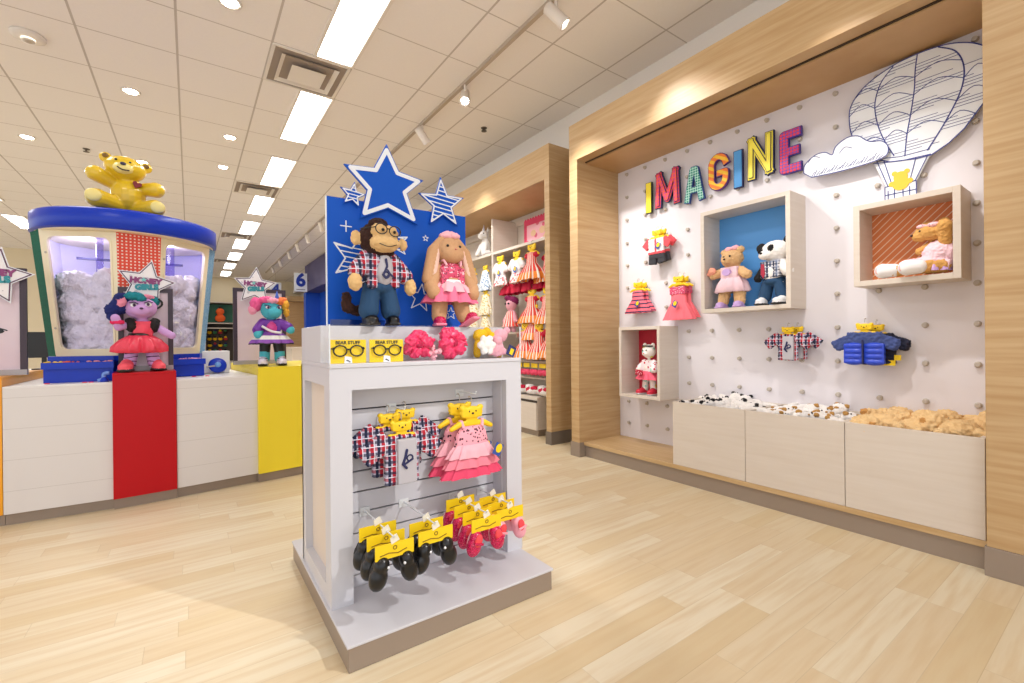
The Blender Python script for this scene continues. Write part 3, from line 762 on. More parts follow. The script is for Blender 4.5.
# ------------------------------------------------------------------ blue star board
bb = thing('star_board', 'tall blue backdrop board with white outlined stars on the display stand', 'display sign', (.459, 1.95, 1.086))
def B2(p): return (p[0]-.459, p[1]-1.086)
bp = [B2(q) for q in ((.459, 1.086), (1.104, 1.086), (1.104, 1.63), (.459, 1.62))]
MB().prism(bp, 0, .012).build('panel', BLUEB, bb)
MB().box(-.0035, .0, 0, .012, 0, .534).build('edge_strip', STARW, bb)
big = [(.706, 1.88), (.76, 1.775), (.874, 1.756), (.797, 1.684), (.845, 1.554), (.71, 1.605), (.592, 1.547), (.62, 1.668), (.527, 1.757), (.650, 1.768)]
def star_at(pts, c, mg, lw, stp, name, hatch=(), d=-.018):
    c = Vector(c)
    ex = [tuple(c+(Vector(p)-c)*mg) for p in pts]
    MB().prism([B2(p) for p in ex], d, d+.01).build(name, BLUEB, bb)
    m = MB(); m.stroke([B2(p) for p in pts], lw, d-.0015, d+.001, closed=True)
    for a, b_ in hatch: m.stroke([B2(a), B2(b_)], lw*.8, d-.0015, d+.001)
    m.build('star_outline', STARW, bb)
def scan(pts, z, sl=0., c=None):
    xs = []
    n = len(pts)
    for i in range(n):
        a, b_ = pts[i], pts[(i+1) % n]
        fa, fb = a[1]-z-sl*(a[0]-c[0]), b_[1]-z-sl*(b_[0]-c[0])
        if fa*fb < 0: t_ = fa/(fa-fb); xs.append((a[0]+(b_[0]-a[0])*t_, a[1]+(b_[1]-a[1])*t_))
    xs.sort(); return list(zip(xs[::2], xs[1::2]))
ctr = (.705, 1.70)
sb = [tuple(Vector(ctr)+(Vector(p)-Vector(ctr))*.87) for p in big]
star_at(sb, ctr, 1.17, .017, 0, 'star_cutout')
s2 = star(.972, 1.668, .108, .046, 94)
star_at(s2, (.965, 1.665), 1.14, .0065, 0, 'star_cutout', [h for k in range(-4, 5) for h in scan(s2, 1.665+k*.02, -.10, (.965, 1.665))])
s3 = star(.56, 1.637, .045, .019, 82)
star_at(s3, (.56, 1.637), 1.25, .0045, 0, 'star_cutout', [h for k in range(-2, 3) for h in scan(s3, 1.637+k*.014, -.10, (.56, 1.637))])
def pst(cx, cz, r, a0, lw, hatch):
    m = MB()
    s_ = star(cx, cz, r, None, a0)
    s_ = [p for p in s_]
    m.stroke([B2(p) for p in s_], lw, -.0012, .0005, closed=True)
    if hatch:
        for k in range(-6, 7):
            for a, b_ in scan(s_, cz+k*r*.2, -.1, (cx, cz)): m.stroke([B2(a), B2(b_)], lw*.8, -.0012, .0005)
    m.build('printed_star', STARW, bb)
pst(.575, 1.375, .105, 75, .006, True); pst(.745, 1.462, .066, 100, .005, True); pst(.865, 1.222, .065, 82, .0045, False); pst(.893, 1.499, .014, 90, .003, False)
pst(1.02, 1.155, .03, 90, .003, False)
m = MB()
m.stroke([B2((.535, 1.506-.022)), B2((.535, 1.506+.022))], .0045, -.0012, .0005); m.stroke([B2((.513, 1.506)), B2((.557, 1.506))], .0045, -.0011, .0005)
m.build('printed_cross', STARW, bb)

# ------------------------------------------------------------------ monkey
BRN = fur('brown_fur', '#3c1c12', '#24100a', 80, .006); TAN = fur('tan_plush', '#e2bd86', '#d8ae74', 120, .002)
PLAID = plaid('red_navy_plaid', '#b5b2c8', '#b01c30', '#18203f', '#dfe0ee', .034)
JEAN = cloth('blue_denim', '#1f4468', 220, .001); GREYT = plain('grey_jersey', '#b9b6bd', .9)
mk = thing('plush_monkey', 'brown plush monkey with glasses, plaid shirt and jeans before the blue board', 'plush toy', (.627, 1.815, 1.086), .03)
P = [(0, 'e', (0, .005, .350), (.080, .068, .070)), (0, 'e', (.0, -.0, .415), (.035, .03, .022)), (0, 'e', (-.02, -.02, .405), (.03, .03, .02)), (0, 'e', (0, .0, .300), (.062, .055, .04)),
     (1, 'e', (-.092, .0, .345), (.022, .012, .030)), (1, 'e', (.098, -.01, .338), (.020, .012, .026)),
     (1, 'e', (-.020, -.052, .372), (.030, .026, .030)), (1, 'e', (.028, -.052, .368), (.030, .026, .030)), (1, 'e', (.004, -.055, .325), (.060, .038, .036)),
     (0, 'e', (0, 0, .22), (.055, .045, .08)), (0, 'c', (-.055, 0, .27), (-.10, -.02, .20), .022, .022), (0, 'c', (.055, 0, .27), (.10, -.02, .20), .022, .022),
     (1, 'e', (-.108, -.035, .168), (.027, .026, .036)), (1, 'e', (.118, -.035, .160), (.025, .025, .036)),
     (0, 'c', (-.036, 0, .16), (-.044, 0, .05), .028, .024), (0, 'c', (.036, 0, .16), (.044, 0, .05), .028, .024)]
blob('body', P, (BRN, TAN), mk, .0045, 2, .004)
P = [(0, 'b', (0, .004, .222), (.056, .038, .062)), (0, 'e', (0, 0, .25), (.068, .052, .05)), (0, 'c', (-.055, 0, .272), (-.098, -.018, .212), .030, .034), (0, 'c', (.055, 0, .272), (.102, -.018, .205), .030, .034),
     (0, 'b', (-.042, -.036, .215), (.018, .012, .068)), (0, 'b', (.058, -.034, .215), (.012, .012, .062))]
blob('shirt', P, (PLAID,), mk, .005, 3, .002)
blob('t_shirt', [(0, 'e', (.008, -.030, .225), (.038, .030, .068))], (GREYT,), mk, .004, 2)
m = MB(); m.stroke([(.006, .262), (.010, .235), (.002, .215), (-.006, .200), (.006, .188), (.016, .20)], .008, -.0625, -.0565); m.stroke([(.012, .22), (.022, .205), (.034, .195)], .006, -.0622, -.0565); m.ring((.006, -.060, .200), .012, .003)
m.build('shirt_print', NAVY, mk)
P = [(0, 'e', (0, 0, .155), (.066, .046, .03)), (0, 'c', (-.034, 0, .15), (-.046, -.004, .06), .034, .040), (0, 'c', (.034, 0, .15), (.046, -.004, .06), .034, .040)]
blob('jeans', P, (JEAN,), mk, .005, 3)
for s in (-1, 1): shoe_mesh(mk, s*.048+.002, -.005, 0, .062, BLACKM, plain('shoe_sole_black', '#19191b', .4), s*-.15)
eyes(mk, [(-.014, -.082, .372), (.034, -.080, .368)], .0065)
g = MB(); g.ring((-.022, -.086, .374), .020, .0022, 20, .023); g.ring((.034, -.084, .370), .020, .0022, 20, .023); g.tube([(-.002, -.09, .376), (.012, -.09, .375)], .0022); g.tube([(-.045, -.084, .378), (-.082, -.02, .38)], .002); g.tube([(.056, -.082, .374), (.082, -.02, .372)], .002)
g.build('glasses', BLACKM, mk, smooth=True)
MB().tube(spline([(-.030, -.086, .316), (.004, -.095, .306), (.040, -.086, .318)], 5), .0016).build('mouth', BLACKM, mk)
blob('tail', [(0, 'c', (-.02, .05, .10), (-.07, .06, .06), .018, .02), (0, 'c', (-.07, .06, .06), (-.115, .05, .075), .02, .022), (0, 'c', (-.115, .05, .075), (-.12, .04, .12), .022, .018)], (BRN,), mk, .006, 1, .006)

# ------------------------------------------------------------------ rabbit
BEI = fur('honey_plush', '#cda27a', '#c09068', 150, .002)
rb = thing('plush_rabbit', 'tan lop-eared plush rabbit in sparkly pink top and tutu on the display stand', 'plush toy', (.944, 1.815, 1.086), -.05); rb.scale = (1.12, 1.08, 1.10)
P = [(0, 'e', (0, 0, .303), (.060, .052, .058)), (0, 'e', (0, -.03, .288), (.050, .036, .036)), (0, 'e', (0, 0, .19), (.052, .045, .07)),
     (0, 'c', (-.052, 0, .235), (-.088, -.02, .155), .022, .027), (0, 'c', (.052, 0, .235), (.092, -.02, .155), .022, .027), (0, 'e', (-.082, -.035, .135), (.027, .026, .03)), (0, 'e', (.086, -.035, .135), (.027, .026, .03)),
     (0, 'c', (-.04, 0, .12), (-.048, -.005, .04), .034, .030), (0, 'c', (.04, 0, .12), (.055, -.012, .045), .034, .030)]
blob('body', P, (BEI,), rb, .0045, 3, .001)
for s in (-1, 1):
    blob('ear', [(0, 'c', (s*.030, .0, .352), (s*.068, 0, .30), .016, .024), (0, 'c', (s*.068, 0, .30), (s*.098, -.012, .185), .024, .022), (1, 'c', (s*.050, -.013, .305), (s*.074, -.021, .20), .010, .011)], (BEI, plain('ear_lining', '#e6bfae', .8)), rb, .004, 2)
SPK = speckle('pink_sequin', '#d6486e', '#4a1626', 120, .3, '#f7cad6', .35)
blob('top', [(0, 'e', (0, 0, .215), (.058, .050, .05)), (0, 'b', (0, 0, .20), (.05, .04, .035))], (SPK,), rb, .004, 2)
for x in (-.03, .03): MB().tube([(x, -.045, .24), (x*1.2, -.03, .262), (x*1.2, .0, .262)], .005).build('strap', PALEP, rb)
NET = NT('rose_tulle', '#ee6f92', .7).m
MB().skirt([(.178, .052, .046, .02), (.150, .075, .062, .06), (.118, .095, .075, .10), (.095, .105, .082, .13)], 90, 10).build('skirt', NET, rb, smooth=True)
MB().skirt([(.180, .054, .047, .02), (.158, .074, .064, .06), (.135, .086, .074, .10)], 90, 9, 1.).build('overskirt', PALEP, rb, smooth=True)
MB().skirt([(.186, .053, .047, .0), (.174, .057, .050, .0)], 40).build('waistband', plain('white_ribbon', '#f6eef2', .5), rb, smooth=True)
GLP = speckle('pink_glitter', '#c8124f', '#f2588a', 260, .3, '#7d0b33', .25)
shoe_mesh(rb, -.050, -.01, 0, .058, GLP, plain('rose_sole', '#f08aa5', .5), -.2); shoe_mesh(rb, .070, -.025, .008, .058, GLP, plain('rose_sole', '#f08aa5', .5), .45, -.45)
eyes(rb, [(-.026, -.046, .318), (.026, -.046, .318)], .0055)
MB().ell((0, -.065, .303), (.005, .003, .004), 8).build('nose', plain('rose_nose', '#c77668', .5), rb, smooth=True)
blob('hair_bow', [(0, 'e', (-.022, -.005, .365), (.024, .015, .013)), (0, 'e', (.022, -.005, .367), (.024, .015, .013)), (0, 'e', (0, -.012, .366), (.011, .01, .012)), (0, 'e', (-.01, .0, .378), (.015, .01, .009)), (0, 'e', (.014, .0, .378), (.013, .01, .009))], (PALEP,), rb, .0035, 1, .004)

# ------------------------------------------------------------------ clothes on bear-head hangers
def hanger(t, s=1., z=0., head=True):
    # flat yellow foam hanger: bear head over a curved shoulder bar; z = height of the shoulder bar
    P = [(0, 'b', (0, 0, z), (.05*s, .006, .010*s)), (0, 'c', (-.05*s, 0, z), (-.085*s, 0, z-.016*s), .012*s, .009*s), (0, 'c', (.05*s, 0, z), (.085*s, 0, z-.016*s), .012*s, .009*s),
         (0, 'b', (0, 0, z+.015*s), (.022*s, .006, .015*s)), (0, 'b', (0, 0, z+.040*s), (.042*s, .011, .018*s)), (0, 'e', (0, 0, z+.040*s), (.050*s, .013, .025*s)), (0, 'e', (-.038*s, 0, z+.058*s), (.014*s, .010, .011*s)), (0, 'e', (.038*s, 0, z+.058*s), (.014*s, .010, .011*s))]
    h = blob('hanger', P, (plain_y,), t, .0035*max(s, .9), 1)
    m = MB()
    for sx in (-1, 1): m.ell((sx*.014*s, -.012, z+.046*s), (.003*s, .002, .004*s), 6)
    m.ell((0, -.013, z+.038*s), (.006*s, .003, .004*s), 6)
    f = m.build('face_print', DARK, h, smooth=True)
    MB().tube([(0, 0, z+.07*s), (0, 0, z+.092*s), (0, .012, z+.10*s), (0, .025, z+.095*s)], .0022).build('hook_wire', CHROME, h)
plain_y = plain('yellow_hanger', '#f2ca1a', .5)
def hangtag(t, x, z, y=-.03, c='#2d4f9e'):
    m = MB(); m.T = TR((x, y, z)) @ Euler((0, .5, 0)).to_matrix().to_4x4(); m.box(-.02, .02, 0, .002, -.026, .026); o = m.build('hang_tag', plain('blue_tag', c, .5), t)
    m = MB(); m.T = TR((x+.004, y-.002, z+.004)) @ Euler((0, .5, 0)).to_matrix().to_4x4(); m.prism([(.015*math.cos(a*PI/5), .02*math.sin(a*PI/5)) for a in range(10)], 0, .002); m.build('tag_print', YEL, o)
def shirt(t, m, w=.075, h=.12, z=0., sl=.07, name='shirt', dr=.045, d=.022, sw=.030):
    P = [(0, 'b', (0, 0, z-h/2), (w*.80, d*.55, h/2)), (0, 'e', (0, 0, z-h*.55), (w*.8, d*.9, h*.45)), (0, 'b', (0, 0, z-.012), (w*.8, d*.55, .016))]
    for s_ in (-1, 1):
        P += [(0, 'b', (s_*(w*.75+sl*.42), 0, z-dr*.42-.012), (sl*.62, d*.5, sw), (0, s_*math.atan2(dr, sl), 0)), (0, 'c', (s_*w*.75, 0, z-.028), (s_*(w*.7+sl*.8), 0, z-dr*.75-.012), d*.8, d*.8)]
    return blob(name, P, (m,), t, .005, 2, .005)
def dressm(t, m, w=.05, h=.13, z=0., name='dress', amp=.08, m2=None, bw=.06):
    o = MB().skirt([(z-.008, w*.6, .012, 0), (z-.03, w*.8, .018, .02), (z-h*.42, w*.85, .022, .02), (z-h*.45, w*.92, .024, amp*.4), (z-h*.75, bw*1.25, .032, amp), (z-h, bw*1.55, .038, amp*1.3)], 80, 9).build(name, m, t, smooth=True)
    return o

def hang(name, lb, cat, loc, rz, group=None): return thing(name, lb, cat, loc, rz, group)
OX = 3.20
# white and red vest with charcoal shorts
y, z = W(2.553, 1.93)
RW = NT('white_vest', '#f3eeee', .8).m; RED2 = cloth('salmon_red_cloth', '#e4505a'); CHAR = cloth('charcoal_denim', '#33333a', 200, .001)
def vest(lb, loc, back=False):
    t = hang('hanging_outfit', lb, 'doll outfit', loc, -PI/2, 'vest and shorts outfits on the pegboard')
    hanger(t, .95, 0)
    blob('vest', [(0, 'b', (-.038, -.004, -.07), (.034, .014, .06)), (0, 'b', (.038, -.004, -.07), (.034, .014, .06)), (1, 'b', (-.095, 0, -.048), (.042, .010, .032), (0, -.75, 0)), (1, 'b', (.095, 0, -.048), (.042, .010, .032), (0, .75, 0)), (1, 'b', (0, -.004, -.130), (.075, .018, .010)), (1, 'b', (0, -.016, -.07), (.007, .006, .06))], (RW, RED2), t, .005, 2, .003)
    blob('shorts', [(0, 'b', (0, 0, -.155), (.068, .018, .02)), (0, 'b', (-.040, 0, -.185), (.036, .014, .040), (0, .12, 0)), (0, 'b', (.046, 0, -.182), (.036, .014, .038), (0, -.15, 0))], (CHAR,), t, .005, 2)
    return t
v1 = vest('white and salmon vest with charcoal shorts on yellow bear hanger', (OX+.015, y, z-.005)); hangtag(v1, .03, -.075, -.03)
dup(v1, (OX+.055, y-.02, z+.004), -PI/2, 'salmon vest and dark shorts hanging behind the front white vest', scale=.96)
# dresses
STR = stripes('pink_navy_stripes', '#ee6a7c', '#2a2148', .034, .32); PRD = speckle('coral_floral', '#f26a7a', '#7c2048', 40, .3, '#fbd3da')
y, z = W(2.772, 1.487)
t = hang('hanging_dress', 'pink and navy striped dress on yellow bear hanger, left on the pegboard', 'doll dress', (OX+.02, y, z), -PI/2); hanger(t, .95, .0); dressm(t, STR, .075, .205, -.002, bw=.088); hangtag(t, .03, -.13, -.05)
dup(t, (OX+.065, y-.018, z), -PI/2, 'second striped dress, just behind the front striped one', scale=.94)
y, z = W(2.342, 1.488)
t = hang('hanging_dress', 'coral pink tulle dress with speckled top, left of the square box', 'doll dress', (OX+.02, y, z), -PI/2); hanger(t, 1., 0)
dressm(t, NT('coral_tulle', '#f4707e', .75).m, .085, .235, -.05, amp=.06, bw=.095); blob('bodice', [(0, 'b', (0, 0, -.05), (.07, .02, .03))], (SPK,), t, .005, 2); hangtag(t, .0, -.16, -.055)
dup(t, (OX+.06, y-.018, z), -PI/2, 'second coral tulle dress, just behind the front coral one', scale=.95)
# plaid shirt and jacket
def plaid_outfit(loc, rz, lb, grp, s=1., tshirt=True, tm=None):
    t = hang('plaid_shirt_outfit', lb, 'doll shirt', loc, rz, grp); hanger(t, .85*s, 0)
    shirt(t, PLAID, .080*s, .178*s, 0, .092*s, dr=.065*s, d=.024, sw=.036*s)
    if tshirt:
        blob('t_shirt', [(0, 'b', (.012*s, -.020, -.092*s), (.036*s, .012, .082*s))], (GREYT,), t, .004, 2)
        m = MB(); m.stroke([(.008, -.05*s), (.002, -.075*s), (-.008, -.10*s), (.006, -.115*s)], .009*s, -.036, -.03); m.stroke([(.0, -.10*s), (.03*s, -.085*s)], .007, -.036, -.03); m.ring((.02*s, -.033, -.08*s), .011*s, .003); m.build('shirt_print', NAVY, t)
    return t
y, z = W(1.445, 1.045)
po = plaid_outfit((OX-.01, y+.02, z), -PI/2, 'short red and navy plaid shirt over grey tee on the pegboard', None, .93)
dup(po, (OX+.045, y-.012, z+.003), -PI/2, 'plaid shirt hanging behind the front one on the pegboard', scale=.97)
JB = NT('cobalt_puffer', '#2546c8', .35).m; JG = cloth('slate_blue_cloth', '#3f4f86', 200, .001); DKN = cloth('dark_navy_cloth', '#161a33')
def jacket(loc, lb, m1, m2, s=1.):
    t = hang('puffer_jacket', lb, 'doll jacket', loc, -PI/2); hanger(t, .85*s, 0)
    blob('sleeves', [(0, 'b', (-.095*s, 0, -.055*s), (.055*s, .012, .034*s), (0, -.42, 0)), (0, 'b', (.095*s, 0, -.05*s), (.058*s, .012, .034*s), (0, .38, 0)), (0, 'b', (0, 0, -.035), (.082*s, .018, .038)), (0, 'c', (-.14*s, 0, -.085*s), (-.15*s, 0, -.06*s), .016, .016), (0, 'c', (.14*s, 0, -.085*s), (.15*s, 0, -.055*s), .016, .016)], (m2,), t, .005, 2, .006)
    for sx in (-1, 1):
        blob('quilted_front', [(0, 'e', (sx*.050*s, -.010, -.075*s-.031*i*s), (.052*s, .026, .020*s)) for i in range(4)]+[(0, 'b', (sx*.050*s, -.010, -.12*s), (.046*s, .014, .058*s))], (m1,), t, .004, 2)
    MB().box(-.004, .004, -.038, -.03, -.18*s, -.04*s).build('zipper', NAVY, t)
    return t
y, z = W(1.02, 1.05)
jk = jacket((OX-.01, y+.01, z), 'royal blue puffer jacket on yellow bear hanger, right on the pegboard', JB, JG)
j2 = jacket((OX+.045, y-.028, z-.006), 'dark navy jacket behind the royal blue puffer jacket', DKN, DKN, .96)
MB().box(.04, .095, -.03, -.024, -.18, -.15).box(.09, .12, -.03, -.024, -.15, -.12).build('yellow_patch', YEL, j2)
# clothes on the display stand niche
def pe(x, z): return (x, 1.68, z)
c1 = plaid_outfit((.655, 1.665, .665), 0, 'front plaid shirt over grey tee in the display stand niche', None, 1.02)
dup(c1, (.625, 1.715, .69), 0, 'plaid shirt behind the front one in the stand niche, shifted left')
dup(c1, (.70, 1.735, .70), 0, 'rearmost plaid shirt in the stand niche, shifted right', scale=.95)
TUL = [NT('blush_tulle', '#f4b0bd', .75).m, NT('salmon_tulle', '#ef8295', .75).m, NT('deep_rose_tulle', '#e2456b', .75).m]
def tutu(loc, lb):
    t = hang('tutu_dress', lb, 'doll dress', loc, 0); hanger(t, 1.12, 0)
    MB().skirt([(-.01, .050, .012, 0), (-.04, .070, .02, .02), (-.08, .08, .024, .03), (-.095, .082, .025, .02)], 60).build('bodice', speckle('leopard_pink', '#f3a4b4', '#4d2030', 75, .33), t, smooth=True)
    for i, (z0, m) in enumerate(((-.085, TUL[0]), (-.125, TUL[1]), (-.165, TUL[2]))):
        MB().skirt([(z0, .078+.012*i, .028, .03), (z0-.028, .098+.014*i, .034, .07), (z0-.052, .112+.014*i, .038, .10)], 110, 11, i).build('ruffle', m, t, smooth=True)
    for s_ in (-1, 1): MB().tube([(s_*.045, -.012, -.015), (s_*.05, -.004, .012), (s_*.05, .01, .01)], .007).build('strap', TUL[0], t)
    return t
tu = tutu((.963, 1.665, .678), 'blush tutu dress with leopard top in the display stand niche'); hangtag(tu, .10, -.115, -.05)
dup(tu, (.94, 1.725, .685), 0, 'second tutu dress behind the blush one, deeper pink', scale=1.0)
HK = plain('white_hook', '#dfe3e6', .25)
def rod(x, z, y0, lb, grp=None):
    t = thing('display_hook', lb, 'hook', (x, 1.77, z)); MB().tube([(0, 0, 0), (0, y0-1.77, .004), (0, y0-1.775, .014)], .0028).build('prong', HK, t); MB().box(-.02, .02, -.004, 0, -.02, .012).build('clip_plate', HK, t)
rod(.655, .765, 1.63, 'clear hook holding the plaid shirts in the niche'); rod(.963, .80, 1.63, 'clear hook holding the tutu dresses in the niche')
# shoes on cards
GEM = plain('silver_gem', '#e6e8ee', .15)
def shoe_pack(loc, lb, m, sole, kind, grp, rz=0, two=True):
    t = thing('shoe_card', lb, 'doll shoes', loc, rz, grp)
    c = MB().box(-.066, .066, -.002, .002, -.024, .024).build('card', YEL, t)
    q = MB(); q.stroke([(-.05, -.010), (-.02, -.006), (.01, -.012), (.04, -.004)], .003, -.0035, -.002); q.ring((.0, -.003, .008), .006, .0015, 12); q.build('card_print', plain('brown_print', '#8a6a10', .6), c)
    MB().prism([(-.012, .02), (.016, .03), (.006, .052), (-.016, .040)], -.003, .0).build('hook_flap', plain('flap_white', '#e8e3d2', .5), c)
    for s in (-1, 1):
        x = s*.026
        if kind == 'flat':
            o = blob('shoe', [(0, 'e', (x, 0, -.085), (.030, .026, .040)), (0, 'e', (x, .0, -.055), (.026, .022, .030)), (1, 'e', (x, .016, -.07), (.027, .010, .050))], (m, sole), t, .0045, 2)
            blob('insole', [(0, 'e', (x, -.022, -.055), (.017, .007, .027))], (CORAL,), o, .004, 1)
            MB().box(x-.02, x+.02, -.031, -.026, -.068, -.060).build('strap', m, o)
        else:
            o = blob('shoe', [(0, 'e', (x, 0, -.090), (.031, .028, .042)), (0, 'e', (x, .0, -.050), (.026, .026, .032)), (1, 'e', (x, .018, -.075), (.029, .010, .055))], (m, sole), t, .0045, 2)
            MB().ell((x*.4, -.02, -.045), .005, 8).build('buckle', GEM, o, smooth=True)
        o.rotation_euler = (.08, -s*.26, 0); o.location = (s*.006, 0, -.004)
    return t
BL = plain('black_patent', '#0f0f12', .28); BSO = plain('black_sole', '#1c1b1e', .6); PSH = NT('pearl_pink', '#f0a7b8', .3).m; RSO = plain('pink_sole', '#f3a9ba', .5)
ords5 = ['front', 'second', 'third', 'rearmost']
def hookset(x, y0, dx, dy, z, n, m, sole, kind, nm, grp):
    p = None
    for i in range(n):
        lb = f'{nm} shoe card on the display stand, {"front of its hook" if i == 0 else ("behind the front one" if i == 1 else ("rearmost of its hook" if i == n-1 else "third from the front"))}'
        loc = (x-dx*i, y0+dy*i, z+.010*i)
        if p is None: p = shoe_pack(loc, lb, m, sole, kind, None)
        else: dup(p, loc, 0, lb)
    rod(x-dx*.6, z+.038, y0-.005, f'clear hook holding the {nm} shoes')
hookset(.548, 1.46, .006, .065, .335, 3, BL, BSO, 'black', 'leftmost black', 'a')
hookset(.706, 1.48, .006, .065, .335, 2, BL, BSO, 'black', 'inner black', 'b')
hookset(.930, 1.50, .005, .06, .318, 4, GLP, RSO, 'flat', 'glittery red', 'c')
hookset(1.068, 1.54, .003, .06, .312, 3, PSH, RSO, 'flat', 'pale pink', 'd')

# ------------------------------------------------------------------ plushes in the wall boxes
bx, by, bz, bw_, bh_, bd_, bT = cb
TED = fur('cream_teddy_fur', '#e6c092', '#d3a56f', 90, .004)
y, z = W(1.84, 1.262)
td = thing('plush_teddy', 'cream teddy bear in pale pink dress leaning left in the blue box', 'plush toy', (3.165, y, bz+bT), -PI/2-.1); td.scale = (1.2, 1.1, 1.12)
P = [(0, 'e', (.0, 0, .315), (.068, .055, .056)), (0, 'e', (-.05, 0, .36), .022), (0, 'e', (.055, 0, .365), .022), (0, 'e', (-.004, -.05, .300), (.032, .026, .024)),
     (0, 'e', (0, 0, .19), (.06, .05, .08)), (0, 'c', (-.05, 0, .24), (-.105, -.03, .22), .025, .028), (0, 'c', (.05, 0, .24), (.11, -.03, .20), .025, .028),
     (0, 'c', (-.045, 0, .12), (-.055, -.01, .045), .036, .032), (0, 'c', (.045, 0, .12), (.052, -.01, .045), .036, .032)]
blob('body', P, (TED,), td, .005, 2, .006)
PD = NT('pale_lilac_pink', '#f0cdd8', .8).m; LIL = plain('lilac_satin', '#c9a7e0', .4)
blob('dress_top', [(0, 'b', (0, -.002, .215), (.054, .04, .045)), (0, 'e', (0, -.01, .2), (.06, .05, .05))], (PD,), td, .005, 2)
MB().prism([(.026*math.cos(a*PI/8), .225+.022*math.sin(a*PI/8)) for a in range(16)], -.066, -.05).build('dress_print', LIL, td)
MB().skirt([(.20, .062, .052, .02), (.16, .088, .07, .06), (.11, .102, .08, .10), (.10, .09, .07, .08)], 80, 8).build('skirt', PD, td, smooth=True)
shoe_mesh(td, -.055, -.015, 0, .06, LIL, LIL, -.1); shoe_mesh(td, .055, -.015, 0, .06, LIL, LIL, .1)
eyes(td, [(-.022, -.052, .325), (.018, -.054, .325)], .006); MB().ell((-.004, -.076, .306), (.008, .005, .006), 8).build('nose', DARK, td, smooth=True)
blob('hair_bow', [(0, 'e', (-.02, -.005, .378), (.024, .014, .016)), (0, 'e', (.024, -.005, .382), (.024, .014, .016)), (0, 'e', (0, -.01, .38), .010)], (PALEP,), td, .004, 1, .003)
blob('corsage', [(0, 'e', (-.10, -.055, .245), (.025, .016, .025)), (0, 'e', (-.12, -.05, .23), .016)], (cloth('peach_cloth', '#f2a58c'),), td, .004, 1, .004)
y, z = W(1.52, 1.262)
pa = thing('plush_panda', 'panda plush in plaid vest and jeans tilting right in the blue box', 'plush toy', (3.165, y+.022, bz+bT), -PI/2-.15); pa.scale = (1.14, 1.10, 1.10)
P = [(0, 'e', (.01, 0, .325), (.080, .062, .065)), (1, 'e', (-.075, 0, .355), (.030, .018, .034)), (1, 'e', (.085, .01, .385), (.03, .018, .03)), (0, 'e', (-.02, -.055, .30), (.036, .026, .026)), (1, 'e', (-.048, -.047, .333), (.014, .012, .018)), (1, 'e', (.018, -.055, .338), (.020, .012, .022)),
     (0, 'e', (0, 0, .20), (.058, .048, .075)), (0, 'c', (.05, 0, .25), (.10, -.03, .195), .028, .032), (1, 'c', (-.05, 0, .24), (-.085, -.02, .17), .024, .024),
     (0, 'c', (-.04, 0, .13), (-.055, 0, .05), .03, .03), (0, 'c', (.04, 0, .13), (.05, 0, .05), .03, .03)]
blob('body', P, (WF, BF), pa, .005, 2, .003)
blob('plaid_vest', [(0, 'b', (0, 0, .215), (.056, .042, .05)), (0, 'b', (-.03, -.03, .22), (.022, .02, .045))], (plaid('grey_plaid', '#e9e6ea', '#6a7690', '#2a3350', '#b0b8cc', .03),), pa, .005, 2)
MB().prism([(-.042, .25), (-.026, .25), (-.020, .19), (-.03, .165), (-.044, .19)], -.056, -.05).build('red_tie', plain('crimson', '#b02340', .5), pa)
blob('jeans', [(0, 'e', (0, 0, .145), (.062, .046, .03)), (0, 'c', (-.034, 0, .14), (-.056, 0, .055), .034, .036), (0, 'c', (.034, 0, .14), (.052, 0, .055), .034, .036)], (JEAN,), pa, .005, 2)
for s in (-1, 1):
    sh = shoe_mesh(pa, s*.058, -.02, 0, .066, plain('white_sneaker', '#e9e9ec', .5), plain('black_stripe_sole', '#2a2a2e', .5), s*-.15)
eyes(pa, [(-.050, -.058, .335), (.016, -.066, .34)], .005, plain('eye_black', '#050505', .1)); MB().ell((-.026, -.080, .312), (.010, .006, .007), 8).build('nose', BLACKM, pa, smooth=True)
ox, oy, oz, ow, oh, od, oT = co
y, z = W(.74, 1.36)
ob = thing('plush_bear', 'golden plush bear in pale pink dress lying back in the orange striped box', 'plush toy', (3.19, y+.062, oz+oT), -PI/2)
GO2 = fur('honey_fur', '#dfae68', '#cb934b', 90, .005)
P = [(0, 'e', (.11, .0, .10), (.06, .052, .065)), (0, 'e', (.085, -.01, .232), (.068, .052, .045), (0, .2, 0)), (0, 'e', (.04, -.02, .215), (.035, .03, .03)), (0, 'c', (.14, -.03, .16), (.145, -.06, .25), .026, .03), (0, 'e', (.13, 0, .275), .024), (0, 'e', (.06, .01, .272), .022),
     (0, 'c', (.09, -.03, .05), (-.08, -.065, .042), .034, .032), (0, 'c', (.13, -.05, .045), (.03, -.10, .042), .036, .034), (0, 'c', (.075, 0, .16), (.035, -.01, .135), .022, .02)]
blob('body', P, (GO2,), ob, .005, 2, .005)
blob('dress', [(0, 'e', (.115, -.01, .115), (.072, .06, .068)), (0, 'b', (.11, -.02, .06), (.055, .05, .02), (0, .2, 0)), (0, 'c', (.10, -.035, .06), (-.01, -.055, .058), .042, .036)], (PD,), ob, .005, 2, .006)
MB().skirt([(.075, .04, .04, .05), (.045, .055, .055, .12), (.02, .060, .06, .16)], 70, 8, c=(.10, -.04)).build('skirt_hem', LIL, ob, smooth=True)
for x_, y_ in ((-.105, -.075), (.008, -.118)):
    q = blob('foot', [(0, 'e', (x_, y_, .045), (.026, .028, .042)), (0, 'c', (x_, y_, .045), (x_+.045, y_+.015, .045), .040, .036)], (plain('white_shoe', '#f4f2f4', .6),), ob, .005, 2)
    MB().ell((x_-.012, y_-.028, .045), (.016, .006, .020), 12).build('foot_pad', plain('pink_pad', '#f3b8ba', .6), q, smooth=True)
